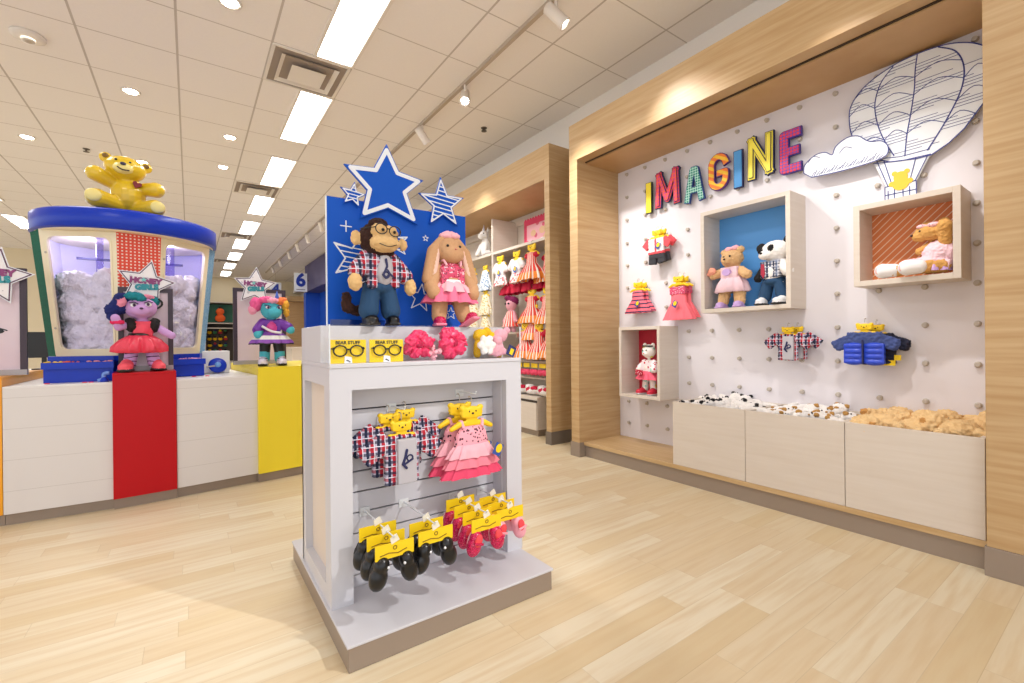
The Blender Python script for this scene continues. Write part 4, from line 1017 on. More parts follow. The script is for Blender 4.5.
blob('hair_bow', [(0, 'e', (.10, -.045, .262), (.03, .018, .014)), (0, 'e', (.05, -.04, .262), (.022, .015, .012))], (speckle('pink_print', '#f4c5cc', '#8a3050', 90, .25),), ob, .004, 1)
MB().ell((.008, -.035, .222), (.007, .006, .006), 8).build('nose', DARK, ob, smooth=True); eyes(ob, [(.045, -.05, .238)], .005)
rx, ry, rz_, rw, rh, rd, rT = cr
y, z = W(2.585, .545)
rd_ = thing('plush_cat_doll', 'painted-face plush doll in red jacket and pink tutu in the red box', 'plush toy', (3.15, y+.01, rz_+rT), -PI/2-.1)
MULTI = speckle('pastel_patch_fur', '#f3ece6', '#9fd6c9', 22, .35, '#e8dc6a')
P = [(0, 'e', (0, 0, .365), (.062, .055, .060)), (0, 'e', (-.045, 0, .415), (.02, .014, .022)), (0, 'e', (.045, 0, .415), (.02, .014, .022)), (0, 'e', (0, -.045, .345), (.03, .02, .02)), (0, 'e', (0, 0, .22), (.052, .045, .08)),
     (0, 'c', (-.05, 0, .27), (-.075, -.04, .21), .022, .022), (0, 'c', (.05, 0, .27), (.075, -.04, .21), .022, .022), (0, 'c', (-.035, 0, .15), (-.045, 0, .05), .028, .026), (0, 'c', (.035, 0, .15), (.045, 0, .05), .028, .026)]
blob('body', P, (MULTI,), rd_, .005, 2)
blob('jacket', [(0, 'b', (0, 0, .24), (.05, .04, .045)), (0, 'c', (-.05, 0, .27), (-.085, -.03, .215), .028, .028), (0, 'c', (.05, 0, .27), (.085, -.03, .215), .028, .028)], (speckle('white_red_print', '#f0e6ea', '#c92a44', 38, .35),), rd_, .005, 2)
MB().skirt([(.20, .055, .048, .02), (.165, .09, .07, .08), (.13, .115, .085, .12)], 80, 9).build('skirt', NT('rose_net', '#f0607a', .75).m, rd_, smooth=True)
blob('handbag', [(0, 'b', (-.03, -.085, .19), (.035, .012, .022))], (speckle('red_bag', '#b81c3c', '#f2c8d0', 70, .3),), rd_, .004, 1)
REDS = plain('crimson_shoe', '#c61f3c', .4); SLV = plain('silver_sole', '#c9c7cb', .4)
shoe_mesh(rd_, -.055, -.02, 0, .068, REDS, SLV, -.25); shoe_mesh(rd_, .055, -.02, 0, .068, REDS, SLV, .15)
eyes(rd_, [(-.022, -.05, .375), (.02, -.052, .375)], .006); MB().ell((0, -.064, .35), (.006, .004, .005), 8).build('nose', CORAL, rd_, smooth=True)
MB().ring((0, 0, .41), .05, .006, 20, .052, 'z').build('headband', BLACKM, rd_, smooth=True)

# ------------------------------------------------------------------ service counter at the left
def poly_block(name, lb, cat, fp, z0, z1, mat, kick=True, top=None, seams=0):
    cx, cy = fp[0]
    t = thing(name, lb, cat, (cx, cy, 0))
    q = [(a-cx, b-cy) for a, b in fp]
    MB().prism(q, z0, z1-.012, 'xy').build('cabinet', mat, t, .002)
    MB().prism(q, z1-.012, z1, 'xy').build('top', top or mat, t, .002)
    if kick:
        k = [(a-cx+(.0), b-cy+(.035 if i < 2 else -.02)) for i, (a, b) in enumerate(fp)]
        MB().prism(k, 0, z0, 'xy').build('toe_kick', TAUPE, t)
    return t
def seam_mat():
    n = NT('white_counter_boards', '#e9e4e2', .4); x = n.xyz()
    f = n.math('FRACT', n.math('MULTIPLY_ADD', x[2], 1/.176, -.02/.176))
    n.color(n.mix(n.math('MULTIPLY', n.math('LESS_THAN', f, .015), .5), '#dedad9', '#b0aaa6')); return n.m
SEAM = seam_mat()
WT = plain('white_worktop', '#e6e4e4', .35)
poly_block('counter', 'white service counter section between orange and red blocks', 'counter', [(-.865, 3.748), (-.393, 3.728), (-.422, 4.66), (-.865, 4.66)], .068, .79, SEAM, top=WT)
poly_block('counter', 'white service counter section between red and yellow blocks', 'counter', [(-.075, 3.745), (.402, 3.812), (.302, 4.88), (-.42, 4.70), (-.406, 3.965), (-.088, 3.965)], .068, .788, SEAM, top=WT)
poly_block('red_block', 'glossy red pedestal block on the front of the white counter', 'pedestal', [(-.392, 3.705), (-.076, 3.732), (-.089, 3.96), (-.405, 3.93)], .068, .846, REDL)
poly_block('yellow_block', 'glossy yellow pedestal block at the right end of the counter', 'pedestal', [(.403, 3.782), (1.02, 3.875), (.93, 4.98), (.305, 4.89)], .068, .846, YELL)
poly_block('orange_block', 'glossy orange pedestal block at the left edge of the photo', 'pedestal', [(-1.5, 3.80), (-.867, 3.748), (-.867, 4.65), (-1.5, 4.65)], .068, .846, ORAL)

# ------------------------------------------------------------------ stuffing machine
smc = thing('stuffing_machine', 'carnival style stuffing machine with blue rim and windows full of white fluff', 'machine', (-.34, 4.28, .79))
OO = Vector((-.34, 4.28))
top = [(-.845, 4.22), (-.775, 4.05), (-.385, 3.88), (-.155, 3.93), (.13, 4.18), (.17, 4.33), (.10, 4.60), (-.12, 4.78), (-.50, 4.78), (-.78, 4.56)]
cT = Vector((-.33, 4.30))
def V3(p, z): return Vector((p[0]-OO.x, p[1]-OO.y, z-.79))
TP = [V3(p, 1.775) for p in top]; BP = [V3(cT+(Vector(p)-cT)*.845, .95) for p in top]
def panel(i, mat, name, win=False, th=.02):
    a, b, c, d = BP[i], BP[(i+1) % 10], TP[(i+1) % 10], TP[i]
    nrm = (b-a).cross(d-a).normalized()
    if nrm.dot(a+b-2*V3(cT, .95)) < 0: nrm = -nrm
    if not win:
        m = MB(); m.add([a, b, c, d, a-nrm*th, b-nrm*th, c-nrm*th, d-nrm*th], [(0, 1, 2, 3), (7, 6, 5, 4), (0, 4, 5, 1), (1, 5, 6, 2), (2, 6, 7, 3), (3, 7, 4, 0)])
        return m.build(name, mat, smc)
    uv = lambda u, v: a*(1-u)*(1-v)+b*u*(1-v)+c*u*v+d*(1-u)*v
    inner = []; r = .10; u0, u1, v0, v1 = .09, .91, .055, .925; rv = r*.5
    for cu, cv, a0 in ((u1-r, v1-rv, 0), (u0+r, v1-rv, 90), (u0+r, v0+rv, 180), (u1-r, v0+rv, 270)):
        for k in range(6): t_ = R(a0+90*k/5); inner.append((cu+r*math.cos(t_), cv+rv*math.sin(t_)))
    outer = []
    for u, v in inner:
        du, dv = u-.5, v-.5; s_ = .5/max(abs(du), abs(dv)); outer.append((.5+du*s_, .5+dv*s_))
    for j, (cu, cv) in enumerate(((1, 1), (0, 1), (0, 0), (1, 0))): outer[j*6+3 if False else j*6+2] = (cu, cv)
    n = len(inner); vs = [uv(*q) for q in outer]+[uv(*q) for q in inner]; vs += [v-nrm*th for v in vs]
    fs = []
    for k in range(n):
        j = (k+1) % n; fs += [(k, j, n+j, n+k), (2*n+k, 3*n+k, 3*n+j, 2*n+j), (n+k, n+j, 3*n+j, 3*n+k), (k, 2*n+k, 2*n+j, j)]
    m = MB(); m.add(vs, fs); o = m.build(name, mat, smc)
    # raised hatch frame around the pane and the pane
    g = MB(); P = [uv(*q)+nrm*.004 for q in inner]; Q = [uv(.5+(u-.5)*1.07, .5+(v-.5)*1.03)+nrm*.004 for u, v in inner]
    g.add(P+Q+[p-nrm*.006 for p in P]+[p-nrm*.006 for p in Q], [f for k in range(n) for j in [(k+1) % n] for f in ((k, j, n+j, n+k), (k, 2*n+k, 2*n+j, j), (n+k, n+j, 3*n+j, 3*n+k))])
    g.build('window_gasket', CREAM, o)
    MB().add([uv(*q)-nrm*.008 for q in inner], [tuple(range(n))]).build('window_pane', glass('window_glass', '#f2f0fc', .10), o)
    h = MB()
    for u, v in ((.06, .80), (.06, .22)): 
        p = uv(u, v); h.ell(tuple(p+nrm*.002), .008, 8)
    h.build('hinge', CHROME, o, smooth=True)
    return o
n = NT('red_white_check', '#e5432c', .5); x = n.xyz()
n.color(n.mix(n.math('MULTIPLY', n.band(x[0], .021, .42), n.band(x[2], .021, .42)), '#e2472d', '#f4e6da')); CHK = n.m
n = NT('green_diagonal', '#1d7f63', .7, Specular_IOR_Level=.1); x = n.xyz(); n.color(n.mix(n.band(n.math('ADD', x[1], x[2]), .021, .45), '#1a7a5e', '#0a3832')); GRN = n.m
n = NT('blue_white_diagonal', '#2f8fc8', .7, Specular_IOR_Level=.1); x = n.xyz(); n.color(n.mix(n.band(n.math('SUBTRACT', x[2], x[1]), .023, .4), '#1a76ba', '#bfe0ee')); BLD = n.m
panel(0, GRN, 'green_panel'); panel(1, CREAM, 'window_panel', True); panel(2, CHK, 'red_checked_panel'); panel(3, CREAM, 'window_panel', True); panel(4, BLD, 'blue_striped_panel')
LAV = plain('lavender_inside', '#dedbf2', .7)
for i in range(5, 10): panel(i, LAV, 'rear_panel')
m = MB()
def ellp(z, rx, ry, n=72): return [(rx*math.cos(2*PI*k/n), ry*math.sin(2*PI*k/n)) for k in range(n)]
c0 = (0.0, .01, 0)
m.lathe([(.50, .965), (.515, .972), (.515, 1.085), (.50, 1.095), (.02, 1.095)], (0, .0, 0), 96, .93)
rim_ = m.build('rim', BLUEP, smc, smooth=False)
for f in rim_.data.polygons: f.use_smooth = abs(f.normal.z) < .5
m = MB(); m.lathe([(.49, .960), (.495, .966), (.02, .968)], (0, 0, 0), 72, .93); m.build('cornice', CREAM, smc, smooth=False)
m = MB(); m.lathe([(.36, 1.09), (.36, 1.125), (.35, 1.132), (.01, 1.132)], (0, -.02, 0), 72, .85); m.build('top_disc', BLUEP, smc)
MB().prism([(p.x*1.0, p.y*1.0) for p in BP], .125, .165, 'xy').build('sill', BLUEP, smc)
MB().prism([(p.x*.90, p.y*.90) for p in BP], .0, .125, 'xy').build('base', BLUEP, smc)
# fluff and machinery behind the glass
def fluff():
    r = random.Random(4); P = []
    for zi in range(5):
        z = .22+.095*zi; k = .845+.155*(z-.16)/.825
        for i in range(10):
            a, b_ = V3(top[i], 0), V3(top[(i+1) % 10], 0); L_ = (b_-a).length; m_ = max(1, round(L_/.085))
            for j in range(m_):
                p = a.lerp(b_, (j+.5)/m_); f_ = k*.745
                P.append((0, 'e', (p.x*f_+.01, p.y*f_+.01, z+r.uniform(-.03, .03)+(r.uniform(0, .06) if zi == 4 else 0)), r.uniform(.062, .080)))
    P += [(0, 'e', (-.02, .03, .38), (.32, .26, .26)), (0, 'e', (.1, .03, .60), (.16, .14, .10)), (0, 'e', (-.2, .0, .58), (.12, .12, .09))]
    return blob('fluff', P, (fur('polyester_fluff', '#fbfafc', '#eeecf4', 24, .03),), smc, .014, 2, .022)
fluff()
MB().tube([(-.02, 0, .5), (-.02, 0, .96)], .035, 16).tube([(-.16, -.1, .55), (-.16, -.1, .96)], .02, 12).tube([(.22, .02, .55), (.22, .02, .96)], .03, 12).build('blower_tube', glass('tube', '#d9d4f5', .3), smc, smooth=True)
MB().box(-.30, .30, .05, .07, .83, .845).box(-.10, -.085, -.02, .05, .70, .845).build('mixer_arm', plain('mixer_grey', '#4a4770', .5), smc)
for x_, e_ in ((-.25, 2.2), (.2, 2.2)):
    l = bpy.data.lights.new('machine_lamp', 'POINT'); l.energy = e_; l.color = (.80, .78, 1); l.shadow_soft_size = .05; o = bpy.data.objects.new('machine_lamp', l); C.objects.link(o); o.location = (-.34+x_, 4.25, 1.70)
# blue prize trays at the foot of the machine
def tray(x0, x1, y0, y1, lb, bits, sk=0.):
    t = thing('candy_tray', lb, 'tray', ((x0+x1)/2, y0, .79), R(sk))
    w_ = (x1-x0)/2; d = y1-y0
    MB().box(-w_+.005, w_-.005, .02, d, .0, .085).build('plinth', BLUEP, t, .002)
    m = MB(); m.box(-w_, w_, 0, .012, .085, .125).box(-w_, -w_+.012, .012, d, .085, .125).box(w_-.012, w_, .012, d, .085, .125).box(-w_+.012, w_-.012, .012, d, .085, .095).box(-w_+.012, w_-.012, d-.012, d, .095, .16)
    m.build('tray', BLUEP, t)
    for nm, c, xa, xb, k, sz in bits:
        r = random.Random(int(xa*1000)+k); q = MB()
        for i in range(k): q.ell((r.uniform(xa, xb)*w_, r.uniform(.02, .06), .112+r.uniform(0, .016)), (sz*r.uniform(.8, 1.3), sz, sz*.7), 6)
        o = q.build(nm, plain(nm+'_col', c, .6), t, smooth=True); o['kind'] = 'stuff'
tray(-.735, -.400, 3.862, 3.945, 'long blue tray of small satin hearts left of the red block', [('yellow_hearts', '#f0c31e', -.95, -.45, 26, .010), ('orange_hearts', '#e8642a', -.5, .0, 22, .009), ('pink_hearts', '#e89aa6', .2, .9, 26, .009)], -4)
tray(-.10, .095, 4.0, 4.12, 'short blue tray of pink satin hearts right of the red block', [('pink_hearts', '#e9a3c0', -.8, .8, 26, .009)], 12)
t = thing('pedal_box', 'white box with round blue dial beside the yellow block', 'control box', (.05, 4.26, .79), R(6))
MB().box(.0, .21, 0, .20, 0, .175).build('housing', WT, t, .004)
dl = MB().lathe([(.001, .0), (.055, .0), (.062, .01), (.055, .02), (.001, .02)], n=24).build('dial', BLUEP, t, smooth=True)
dl.rotation_euler = (R(70), 0, 0); dl.location = (.125, -.004, .06)
m = MB().lathe([(.001, .021), (.02, .021), (.022, .026), (.001, .028)], n=16); hb = m.build('dial_hub', plain('sky_blue_hub', '#6fa5e6', .4), dl, smooth=True)
MB().tube([(.05, -.03, .055), (.125, -.02, .06)], .006).build('lever', CHROME, t)
t = thing('air_nozzle', 'small glossy blue nozzle on the counter just left of the red block', 'nozzle', (-.44, 3.80, .79))
MB().tube(spline([(-.03, 0, .008), (-.005, 0, .02), (.0, 0, .05), (.025, 0, .055)], 4), .012, 10).build('pipe', plain('pale_blue_gloss', '#6b90e0', .2), t, smooth=True)
MB().lathe([(.022, 0), (.022, .012), (.012, .03)], (.0, 0, 0), 16).build('foot', BLUEP, t, smooth=True)
for k, (x_, y_) in enumerate(((-.50, 3.79), (-.53, 3.80), (-.70, 3.83), (.02, 3.93), (.10, 3.95))):
    o = MB().prism([(.012*math.cos(a*PI/4), .008*math.sin(a*PI/4)) for a in range(8)], 0, .005, 'xy').build('satin_heart', CORAL if k < 3 else PINK, None); o.location = (x_, y_, .79)
    tag(o, 'tiny red satin heart on white counter, ' + ('nearest the red block on its left', 'second from the red block on its left', 'at the left under the tray', 'just right of the red block', 'farther right of the red block')[k], 'satin heart')

# yellow bear statue
by_ = plain('yellow_gloss_resin', '#e3bf22', .28, Coat_Weight=.5)
bpad = plain('pale_yellow_resin', '#f1e08c', .3)
st_ = thing('bear_statue', 'glossy yellow teddy bear statue sitting on the blue machine rim', 'statue', (-.345, 4.17, 1.922), R(4)); st_.scale = (1, 1, .96)
P = [(0, 'e', (0.0, 0, .16), (.100, .085, .125)), (0, 'e', (-.015, -.03, .335), (.118, .092, .086), (0, .12, 0)), (0, 'e', (-.118, -.02, .398), (.038, .022, .038)), (0, 'e', (.098, -.02, .370), (.038, .022, .038)),
     (0, 'c', (-.06, 0, .215), (-.17, -.055, .262), .042, .054), (0, 'c', (.06, 0, .21), (.150, -.07, .205), .042, .056),
     (0, 'c', (-.05, 0, .07), (-.16, -.10, .080), .055, .064), (0, 'c', (.05, 0, .06), (.145, -.11, .060), .055, .060), (1, 'e', (-.025, -.105, .315), (.056, .034, .038))]
blob('body', P, (by_, bpad), st_, .006, 4)
for x_, z_ in ((-.175, .085), (.158, .060)):
    m = MB(); m.ell((x_, -.157, z_), (.043, .014, .043), 16); m.build('foot_pad', bpad, st_, smooth=True)
for x_, z_ in ((-.118, .405), (.098, .375)): MB().ell((x_, -.042, z_), (.018, .006, .018), 10).build('ear_hollow', plain('ear_brown', '#7a5b1a', .5), st_, smooth=True)
MB().ell((-.025, -.138, .338), (.017, .010, .012), 10).build('nose', plain('navy_nose', '#2b2a4a', .3), st_, smooth=True)
eyes(st_, [(-.062, -.108, .370), (.012, -.108, .362)], .008)
MB().tube(spline([(-.055, -.137, .312), (-.030, -.143, .294), (.008, -.139, .295)], 5), .004).build('mouth', DARK, st_)
hp = [(.0, -.022), (-.025, .006), (-.024, .020), (-.012, .026), (0, .016), (.012, .026), (.024, .020), (.025, .006)]
m = MB(); m.T = TR((.045, 0, .215)) @ Euler((0, .35, 0)).to_matrix().to_4x4(); m.prism(hp, -.0865, -.06); m.build('heart', plain('dark_red_heart', '#7d1022', .4), st_)

# ------------------------------------------------------------------ poster stands with star signs
ML = NT('lilac_poster', '#e3d3dd', .4); f_ = ML.noise(2.5); ML.color(ML.mix(f_, '#eadfe6', '#c9aebf')); MLM = ML.m
FRM = plain('dark_plum_frame', '#3a2c3a', .4)
def poster(x0, x1, y, z0, z1, lb, bw=.028, ang=0.):
    t = thing('poster_stand', lb, 'poster', (x0, y, z0), R(ang)); w_, h_ = x1-x0, z1-z0
    m = MB().box(0, bw, 0, .02, .03, h_).box(w_-bw, w_, 0, .02, .03, h_).box(bw, w_-bw, 0, .02, h_-bw, h_); m.build('frame', FRM, t)
    MB().box(bw, w_-bw, .008, .014, .03, h_-bw).build('poster', MLM, t)
    MB().box(0, w_, -.01, .03, 0, .032).build('clear_foot', plain('grey_acrylic_foot', '#a7a3a6', .2), t)
    return t, w_, h_
def starsign(cx, y, cz, r, lb, ang=0., words=True, a0=84):
    t = thing('star_sign', lb, 'sign', (cx, y, cz), R(ang))
    s_ = star(0, 0, r, r*.5, a0)
    MB().prism(s_, 0, .008).build('board', STARW, t)
    m = MB(); m.stroke([(a*.90, b*.90) for a, b in s_], r*.035, -.0015, .0005, closed=True); m.build('plum_outline', plain('plum', '#5a3452', .5), t)
    MB().prism([(a*.80, b*.80) for a, b in s_], -.0008, .0005).build('marbled_print', speckle('marbled_print', '#f0edf0', '#cfcad2', 30, .3), t)
    if words:
        text_mb('HONEY', r*.29, .002, TR((0, -.003, r*.11)) @ Euler((0, .06, 0)).to_matrix().to_4x4(), .004).build('plum_word', plain('plum_word', '#8c3f78', .5), t)
        text_mb('GIRLS', r*.29, .002, TR((r*.03, -.004, -r*.14)) @ Euler((0, -.05, 0)).to_matrix().to_4x4(), .004).build('teal_word', plain('teal_word', '#2f93a0', .5), t)
        m = MB(); sp_ = star(-r*.06, r*.16, r*.12, None, 90); m.prism(sp_, -.006, -.002); m.build('small_star', plain('aqua_star', '#7ac7c4', .5), t)
    return t
poster(-.382, -.094, 3.905, .847, 1.40, 'dark framed lilac poster standing behind the purple doll on the red block')
starsign(-.237, 3.885, 1.425, .165, 'white star sign with plum and teal words above the purple doll', words=True, a0=78)
poster(.292, .69, 4.40, .847, 1.485, 'dark framed lilac poster standing behind the turquoise doll on the yellow block', .03, 3)
starsign(.45, 4.36, 1.50, .165, 'white star sign with plum and teal words above the turquoise doll', words=True, a0=86)
pt, w_, h_ = poster(-1.28, -.80+.0, 3.92, .847, 1.485, 'large lilac poster with a painted eye, cut off by the left photo edge', .03, 0)
m = MB(); m.prism([(w_*.70+.05*math.cos(a), .26+.018*math.sin(a)) for a in [i*PI/6 for i in range(12)]], .006, .0085); m.stroke([(w_*.70-.06, .275), (w_*.70, .29), (w_*.70+.06, .265)], .006, .006, .0082); m.build('painted_eye', BLACKM, pt)
starsign(-.93, 3.89, 1.43, .175, 'white star sign cut off by the left photo edge', words=True, a0=78)

# ------------------------------------------------------------------ dolls on the counter
PUR = NT('zebra_purple_plush', '#c79ad2', .9); x = PUR.xyz(); f_ = PUR.noise(14); v = PUR.math('ADD', x[2], PUR.math('MULTIPLY', f_, .035)); PUR.color(PUR.mix(PUR.math('MULTIPLY', PUR.band(v, .026, .22), PUR.math('LESS_THAN', x[2], .2)), '#c99cd6', '#4a2350')); PURM = PUR.m
RSAT = NT('red_satin', '#e8405a', .35); RSAT.bump(RSAT.noise(40), .006, .8); RSAT = RSAT.m
BLK = cloth('black_lace', '#1a1418')
d1 = thing('plush_doll', 'purple plush doll with blue curls and red satin dress on the red block', 'plush toy', (-.262, 3.825, .847), .12); d1.scale = (1.05,)*3
P = [(0, 'e', (.0, 0, .395), (.085, .070, .072)), (0, 'e', (.0, -.05, .378), (.05, .035, .036)), (0, 'e', (.01, 0, .25), (.055, .045, .08)),
     (0, 'c', (-.05, 0, .29), (-.105, -.05, .27), .020, .022), (0, 'c', (-.105, -.05, .27), (-.12, -.07, .325), .022, .024), (0, 'c', (.06, 0, .29), (.115, -.03, .245), .022, .024), (0, 'c', (.115, -.03, .245), (.15, -.06, .22), .024, .022),
     (0, 'c', (-.035, 0, .17), (-.055, 0, .05), .034, .034), (0, 'c', (.045, 0, .17), (.065, 0, .05), .034, .034)]
blob('body', P, (PURM,), d1, .006, 2)
HB = [fur('teal_hair', '#1d8f9c', '#126a78', 60), fur('navy_hair', '#23307c', '#182058', 60), fur('pink_hair', '#ef9fb6', '#e07a98', 60)]
P = [(1, 'e', (-.10, .0, .40), (.045, .045, .05)), (1, 'e', (-.135, -.01, .375), (.035, .035, .04)), (1, 'e', (-.13, -.01, .335), (.03, .03, .03)), (1, 'e', (-.08, .0, .445), (.05, .05, .035)), (0, 'e', (-.03, -.03, .460), (.05, .045, .028)), (0, 'e', (.0, -.055, .447), (.028, .02, .020)),
     (2, 'e', (-.09, -.045, .425), (.022, .02, .03)), (2, 'e', (.025, -.02, .462), (.045, .02, .014)), (0, 'e', (.05, .02, .440), (.05, .05, .035)), (1, 'e', (-.10, -.05, .455), (.02, .02, .02))]
blob('hair', P, HB, d1, .006, 1, .008)
MB().ring((.02, .0, .425), .045, .006, 20, .088).build('headband', BLACKM, d1, smooth=True)
blob('dress_top', [(0, 'b', (.01, 0, .265), (.048, .042, .045)), (0, 'e', (.01, -.005, .25), (.056, .05, .05))], (RSAT,), d1, .006, 2)
for s in (-1, 1): blob('vest', [(0, 'e', (.01+s*.055, -.01, .285), (.030, .050, .045)), (0, 'e', (.01+s*.06, -.005, .31), (.026, .032, .022))], (BLK,), d1, .005, 1, .004)
MB().skirt([(.225, .058, .05, .02), (.195, .095, .075, .10), (.155, .122, .095, .16), (.125, .120, .095, .20), (.115, .095, .08, .12)], 110, 9).build('skirt', RSAT, d1, smooth=True)
MB().skirt([(.236, .058, .052, .0), (.222, .062, .054, .0)], 40).build('belt', BLACKM, d1, smooth=True)
CSH = plain('coral_shoe', '#ee5566', .5)
shoe_mesh(d1, -.070, -.03, .0, .085, CSH, BLACKM, -.25); shoe_mesh(d1, .080, -.02, .0, .080, CSH, BLACKM, .2)
m = MB(); m.ell((-.035, -.062, .405), (.017, .010, .013), 10).ell((.035, -.064, .412), (.017, .010, .013), 10); m.build('eye', plain('eye_white', '#eef4f2', .3), d1, smooth=True)
m = MB(); m.ell((-.033, -.071, .405), (.008, .005, .010), 8).ell((.033, -.073, .412), (.008, .005, .010), 8); m.ell((0, -.088, .385), (.010, .006, .007), 8)
m.stroke([(-.055, .418), (-.035, .424), (-.015, .414)], .004, -.075, -.055); m.stroke([(.015, .420), (.035, .432), (.055, .424)], .004, -.075, -.055); m.build('face_print', plain('plum_print', '#3c1c46', .5), d1)
blob('wrist_frill', [(0, 'e', (-.112, -.06, .30), (.035, .03, .016))], (PINK,), d1, .005, 1, .006)

AQ = fur('aqua_plush', '#53bccb', '#45a9bb', 120, .002)
d2 = thing('plush_unicorn_doll', 'turquoise plush doll with rainbow hair and purple jacket on the yellow block', 'plush toy', (.520, 3.98, .847), -.12); d2.scale = (1.1, 1.1, 1.13)
P = [(0, 'e', (.0, 0, .385), (.070, .062, .070)), (0, 'e', (.02, -.05, .362), (.045, .040, .034)), (0, 'e', (.0, 0, .25), (.050, .042, .075)), (0, 'c', (-.055, 0, .29), (-.085, -.045, .215), .026, .028), (0, 'c', (.055, 0, .29), (.12, -.045, .245), .026, .028),
     (1, 'c', (-.04, 0, .17), (-.045, 0, .09), .038, .034), (1, 'c', (.04, 0, .17), (.048, 0, .09), .038, .034), (0, 'c', (-.045, 0, .09), (-.045, 0, .05), .035, .034), (0, 'c', (.048, 0, .09), (.048, 0, .05), .035, .034), (0, 'e', (-.06, .0, .44), (.018, .014, .024))]
blob('body', P, (AQ, BLACKS), d2, .006, 2)
RH = [fur('hot_pink_hair', '#ee6aa0', '#e0508c', 60), fur('yellow_hair', '#f1c04a', '#e8a02e', 60), fur('orange_hair', '#f08a50', '#e86f3c', 60), fur('rose_hair', '#f7b0c6', '#f090b0', 60)]
P = [(0, 'e', (-.095, .0, .42), (.038, .04, .048)), (3, 'e', (-.115, 0, .385), (.026, .03, .035)), (0, 'e', (-.03, -.01, .45), (.05, .045, .026)), (3, 'e', (.01, -.04, .445), (.04, .03, .020)), (2, 'e', (.05, -.01, .44), (.035, .045, .03)), (1, 'e', (.085, .0, .42), (.028, .04, .035)), (1, 'e', (.095, .0, .37), (.02, .03, .035)), (2, 'e', (.07, 0, .455), (.03, .03, .018))]
blob('hair', P, RH, d2, .006, 1, .008)
MB().lathe([(.018, 0), (.010, .03), (.002, .06)], (.035, -.03, .452), 12).build('horn', plain('blue_horn', '#3a62c4', .3), d2, smooth=True)
PJ = NT('purple_metallic_cloth', '#6c2f9c', .35, Metallic=.2).m
blob('jacket', [(0, 'b', (0, .004, .275), (.055, .040, .042)), (0, 'c', (-.052, 0, .295), (-.085, -.03, .245), .034, .036), (0, 'c', (.052, 0, .295), (.105, -.03, .262), .034, .036), (1, 'e', (.0, -.035, .255), (.030, .02, .045))], (PJ, plain('magenta_top', '#d8489a', .5)), d2, .006, 2)
MB().skirt([(.235, .055, .046, .02), (.20, .10, .075, .07), (.17, .125, .09, .10), (.155, .13, .095, .12)], 90, 8).build('skirt', stripes('purple_white_skirt', '#8c4fb4', '#e7e6e2', .06, .45), d2, smooth=True)
m = MB(); m.skirt([(.158, .128, .094, .12), (.148, .130, .096, .13)], 90, 8); m.build('lace_hem', BLACKS, d2, smooth=True)
MB().tube(spline([(-.06, -.06, .27), (.0, -.07, .235), (.06, -.06, .225)], 4), .008).build('belt', plain('white_belt', '#ece8ee', .4), d2, smooth=True)
WS = plain('lilac_white_boot', '#ddd6ea', .4)
for x_ in (-.052, .058):
    shoe_mesh(d2, x_, -.015, 0, .080, WS, BLACKM, .1 if x_ > 0 else -.1)
m = MB(); m.tube([(-.078, -.058, .05), (-.028, -.06, .05)], .004).tube([(.035, -.058, .05), (.085, -.06, .05)], .004).tube([(-.078, -.066, .038), (-.028, -.068, .038)], .004).tube([(.035, -.066, .038), (.085, -.068, .038)], .004); m.build('shoe_straps', BLACKM, d2)
m = MB(); m.ell((-.022, -.060, .398), (.015, .008, .010), 10).ell((.048, -.058, .398), (.013, .008, .010), 10); m.build('eye', plain('pink_eye', '#efd6e6', .3), d2, smooth=True)
m = MB(); m.ell((-.02, -.067, .397), (.007, .005, .009), 8).ell((.047, -.064, .397), (.007, .005, .009), 8); m.stroke([(-.042, .412), (-.020, .410), (-.004, .400)], .004, -.068, -.05); m.stroke([(.034, .402), (.048, .412), (.062, .412)], .004, -.066, -.05); m.build('face_print', NAVY, d2)

# ------------------------------------------------------------------ second oak bay with doll clothes
b2 = thing('wall_bay', 'second light oak wall bay with shelves of doll clothes behind the display stand', 'wall display unit', (2.9, 3.46, 0))
def LB2(o): o.location = Vector(o.location)-Vector((2.9, 3.46, 0)); return o
LB2(MB().box(2.879, 3.52, 3.425, 3.50, .125, 2.955).build('side_panel', OAKF, b2, .002))
LB2(MB().box(2.879, 2.92, 3.50, 7.2, 2.62, 2.955).build('header', OAKF, b2, .002))
LB2(MB().box(2.92, 3.52, 3.50, 7.2, 2.62, 2.64).build('soffit_board', OAKZ, b2))
LB2(MB().box(2.879, 3.52, 7.2, 7.28, .0, 2.955).build('side_panel', OAKF, b2))
LB2(MB().box(2.872, 3.52, 3.418, 3.507, 0, .125).build('column_shoe', plain('bronze_shoe', '#6f655c', .5), b2))
LB2(MB().box(3.50, 3.52, 3.50, 7.2, 0, 2.62).build('back_panel', WARMW, b2))
su = thing('shelf_unit', 'cream shelving unit with upright divider inside the second oak bay', 'shelf unit', (3.12, 3.52, 0))
def L3(o): o.location = Vector(o.location)-Vector((3.12, 3.52, 0)); return o
L3(MB().box(3.10, 3.5, 4.80, 4.83, .42, 2.56).build('divider', WARMW, su, .02))
L3(MB().box(3.10, 3.5, 3.51, 4.80, 2.10, 2.13).build('shelf', WARMW, su)); L3(MB().box(3.10, 3.5, 4.83, 7.0, 2.10, 2.13).build('shelf', WARMW, su))
L3(MB().box(3.12, 3.5, 3.51, 7.0, .78, .80).build('shelf', WARMW, su)); L3(MB().box(3.12, 3.5, 3.51, 7.0, .60, .615).build('shelf', WARMW, su))
L3(MB().box(3.46, 3.5, 3.51, 7.0, 2.50, 2.56).build('top_rail', WARMW, su))
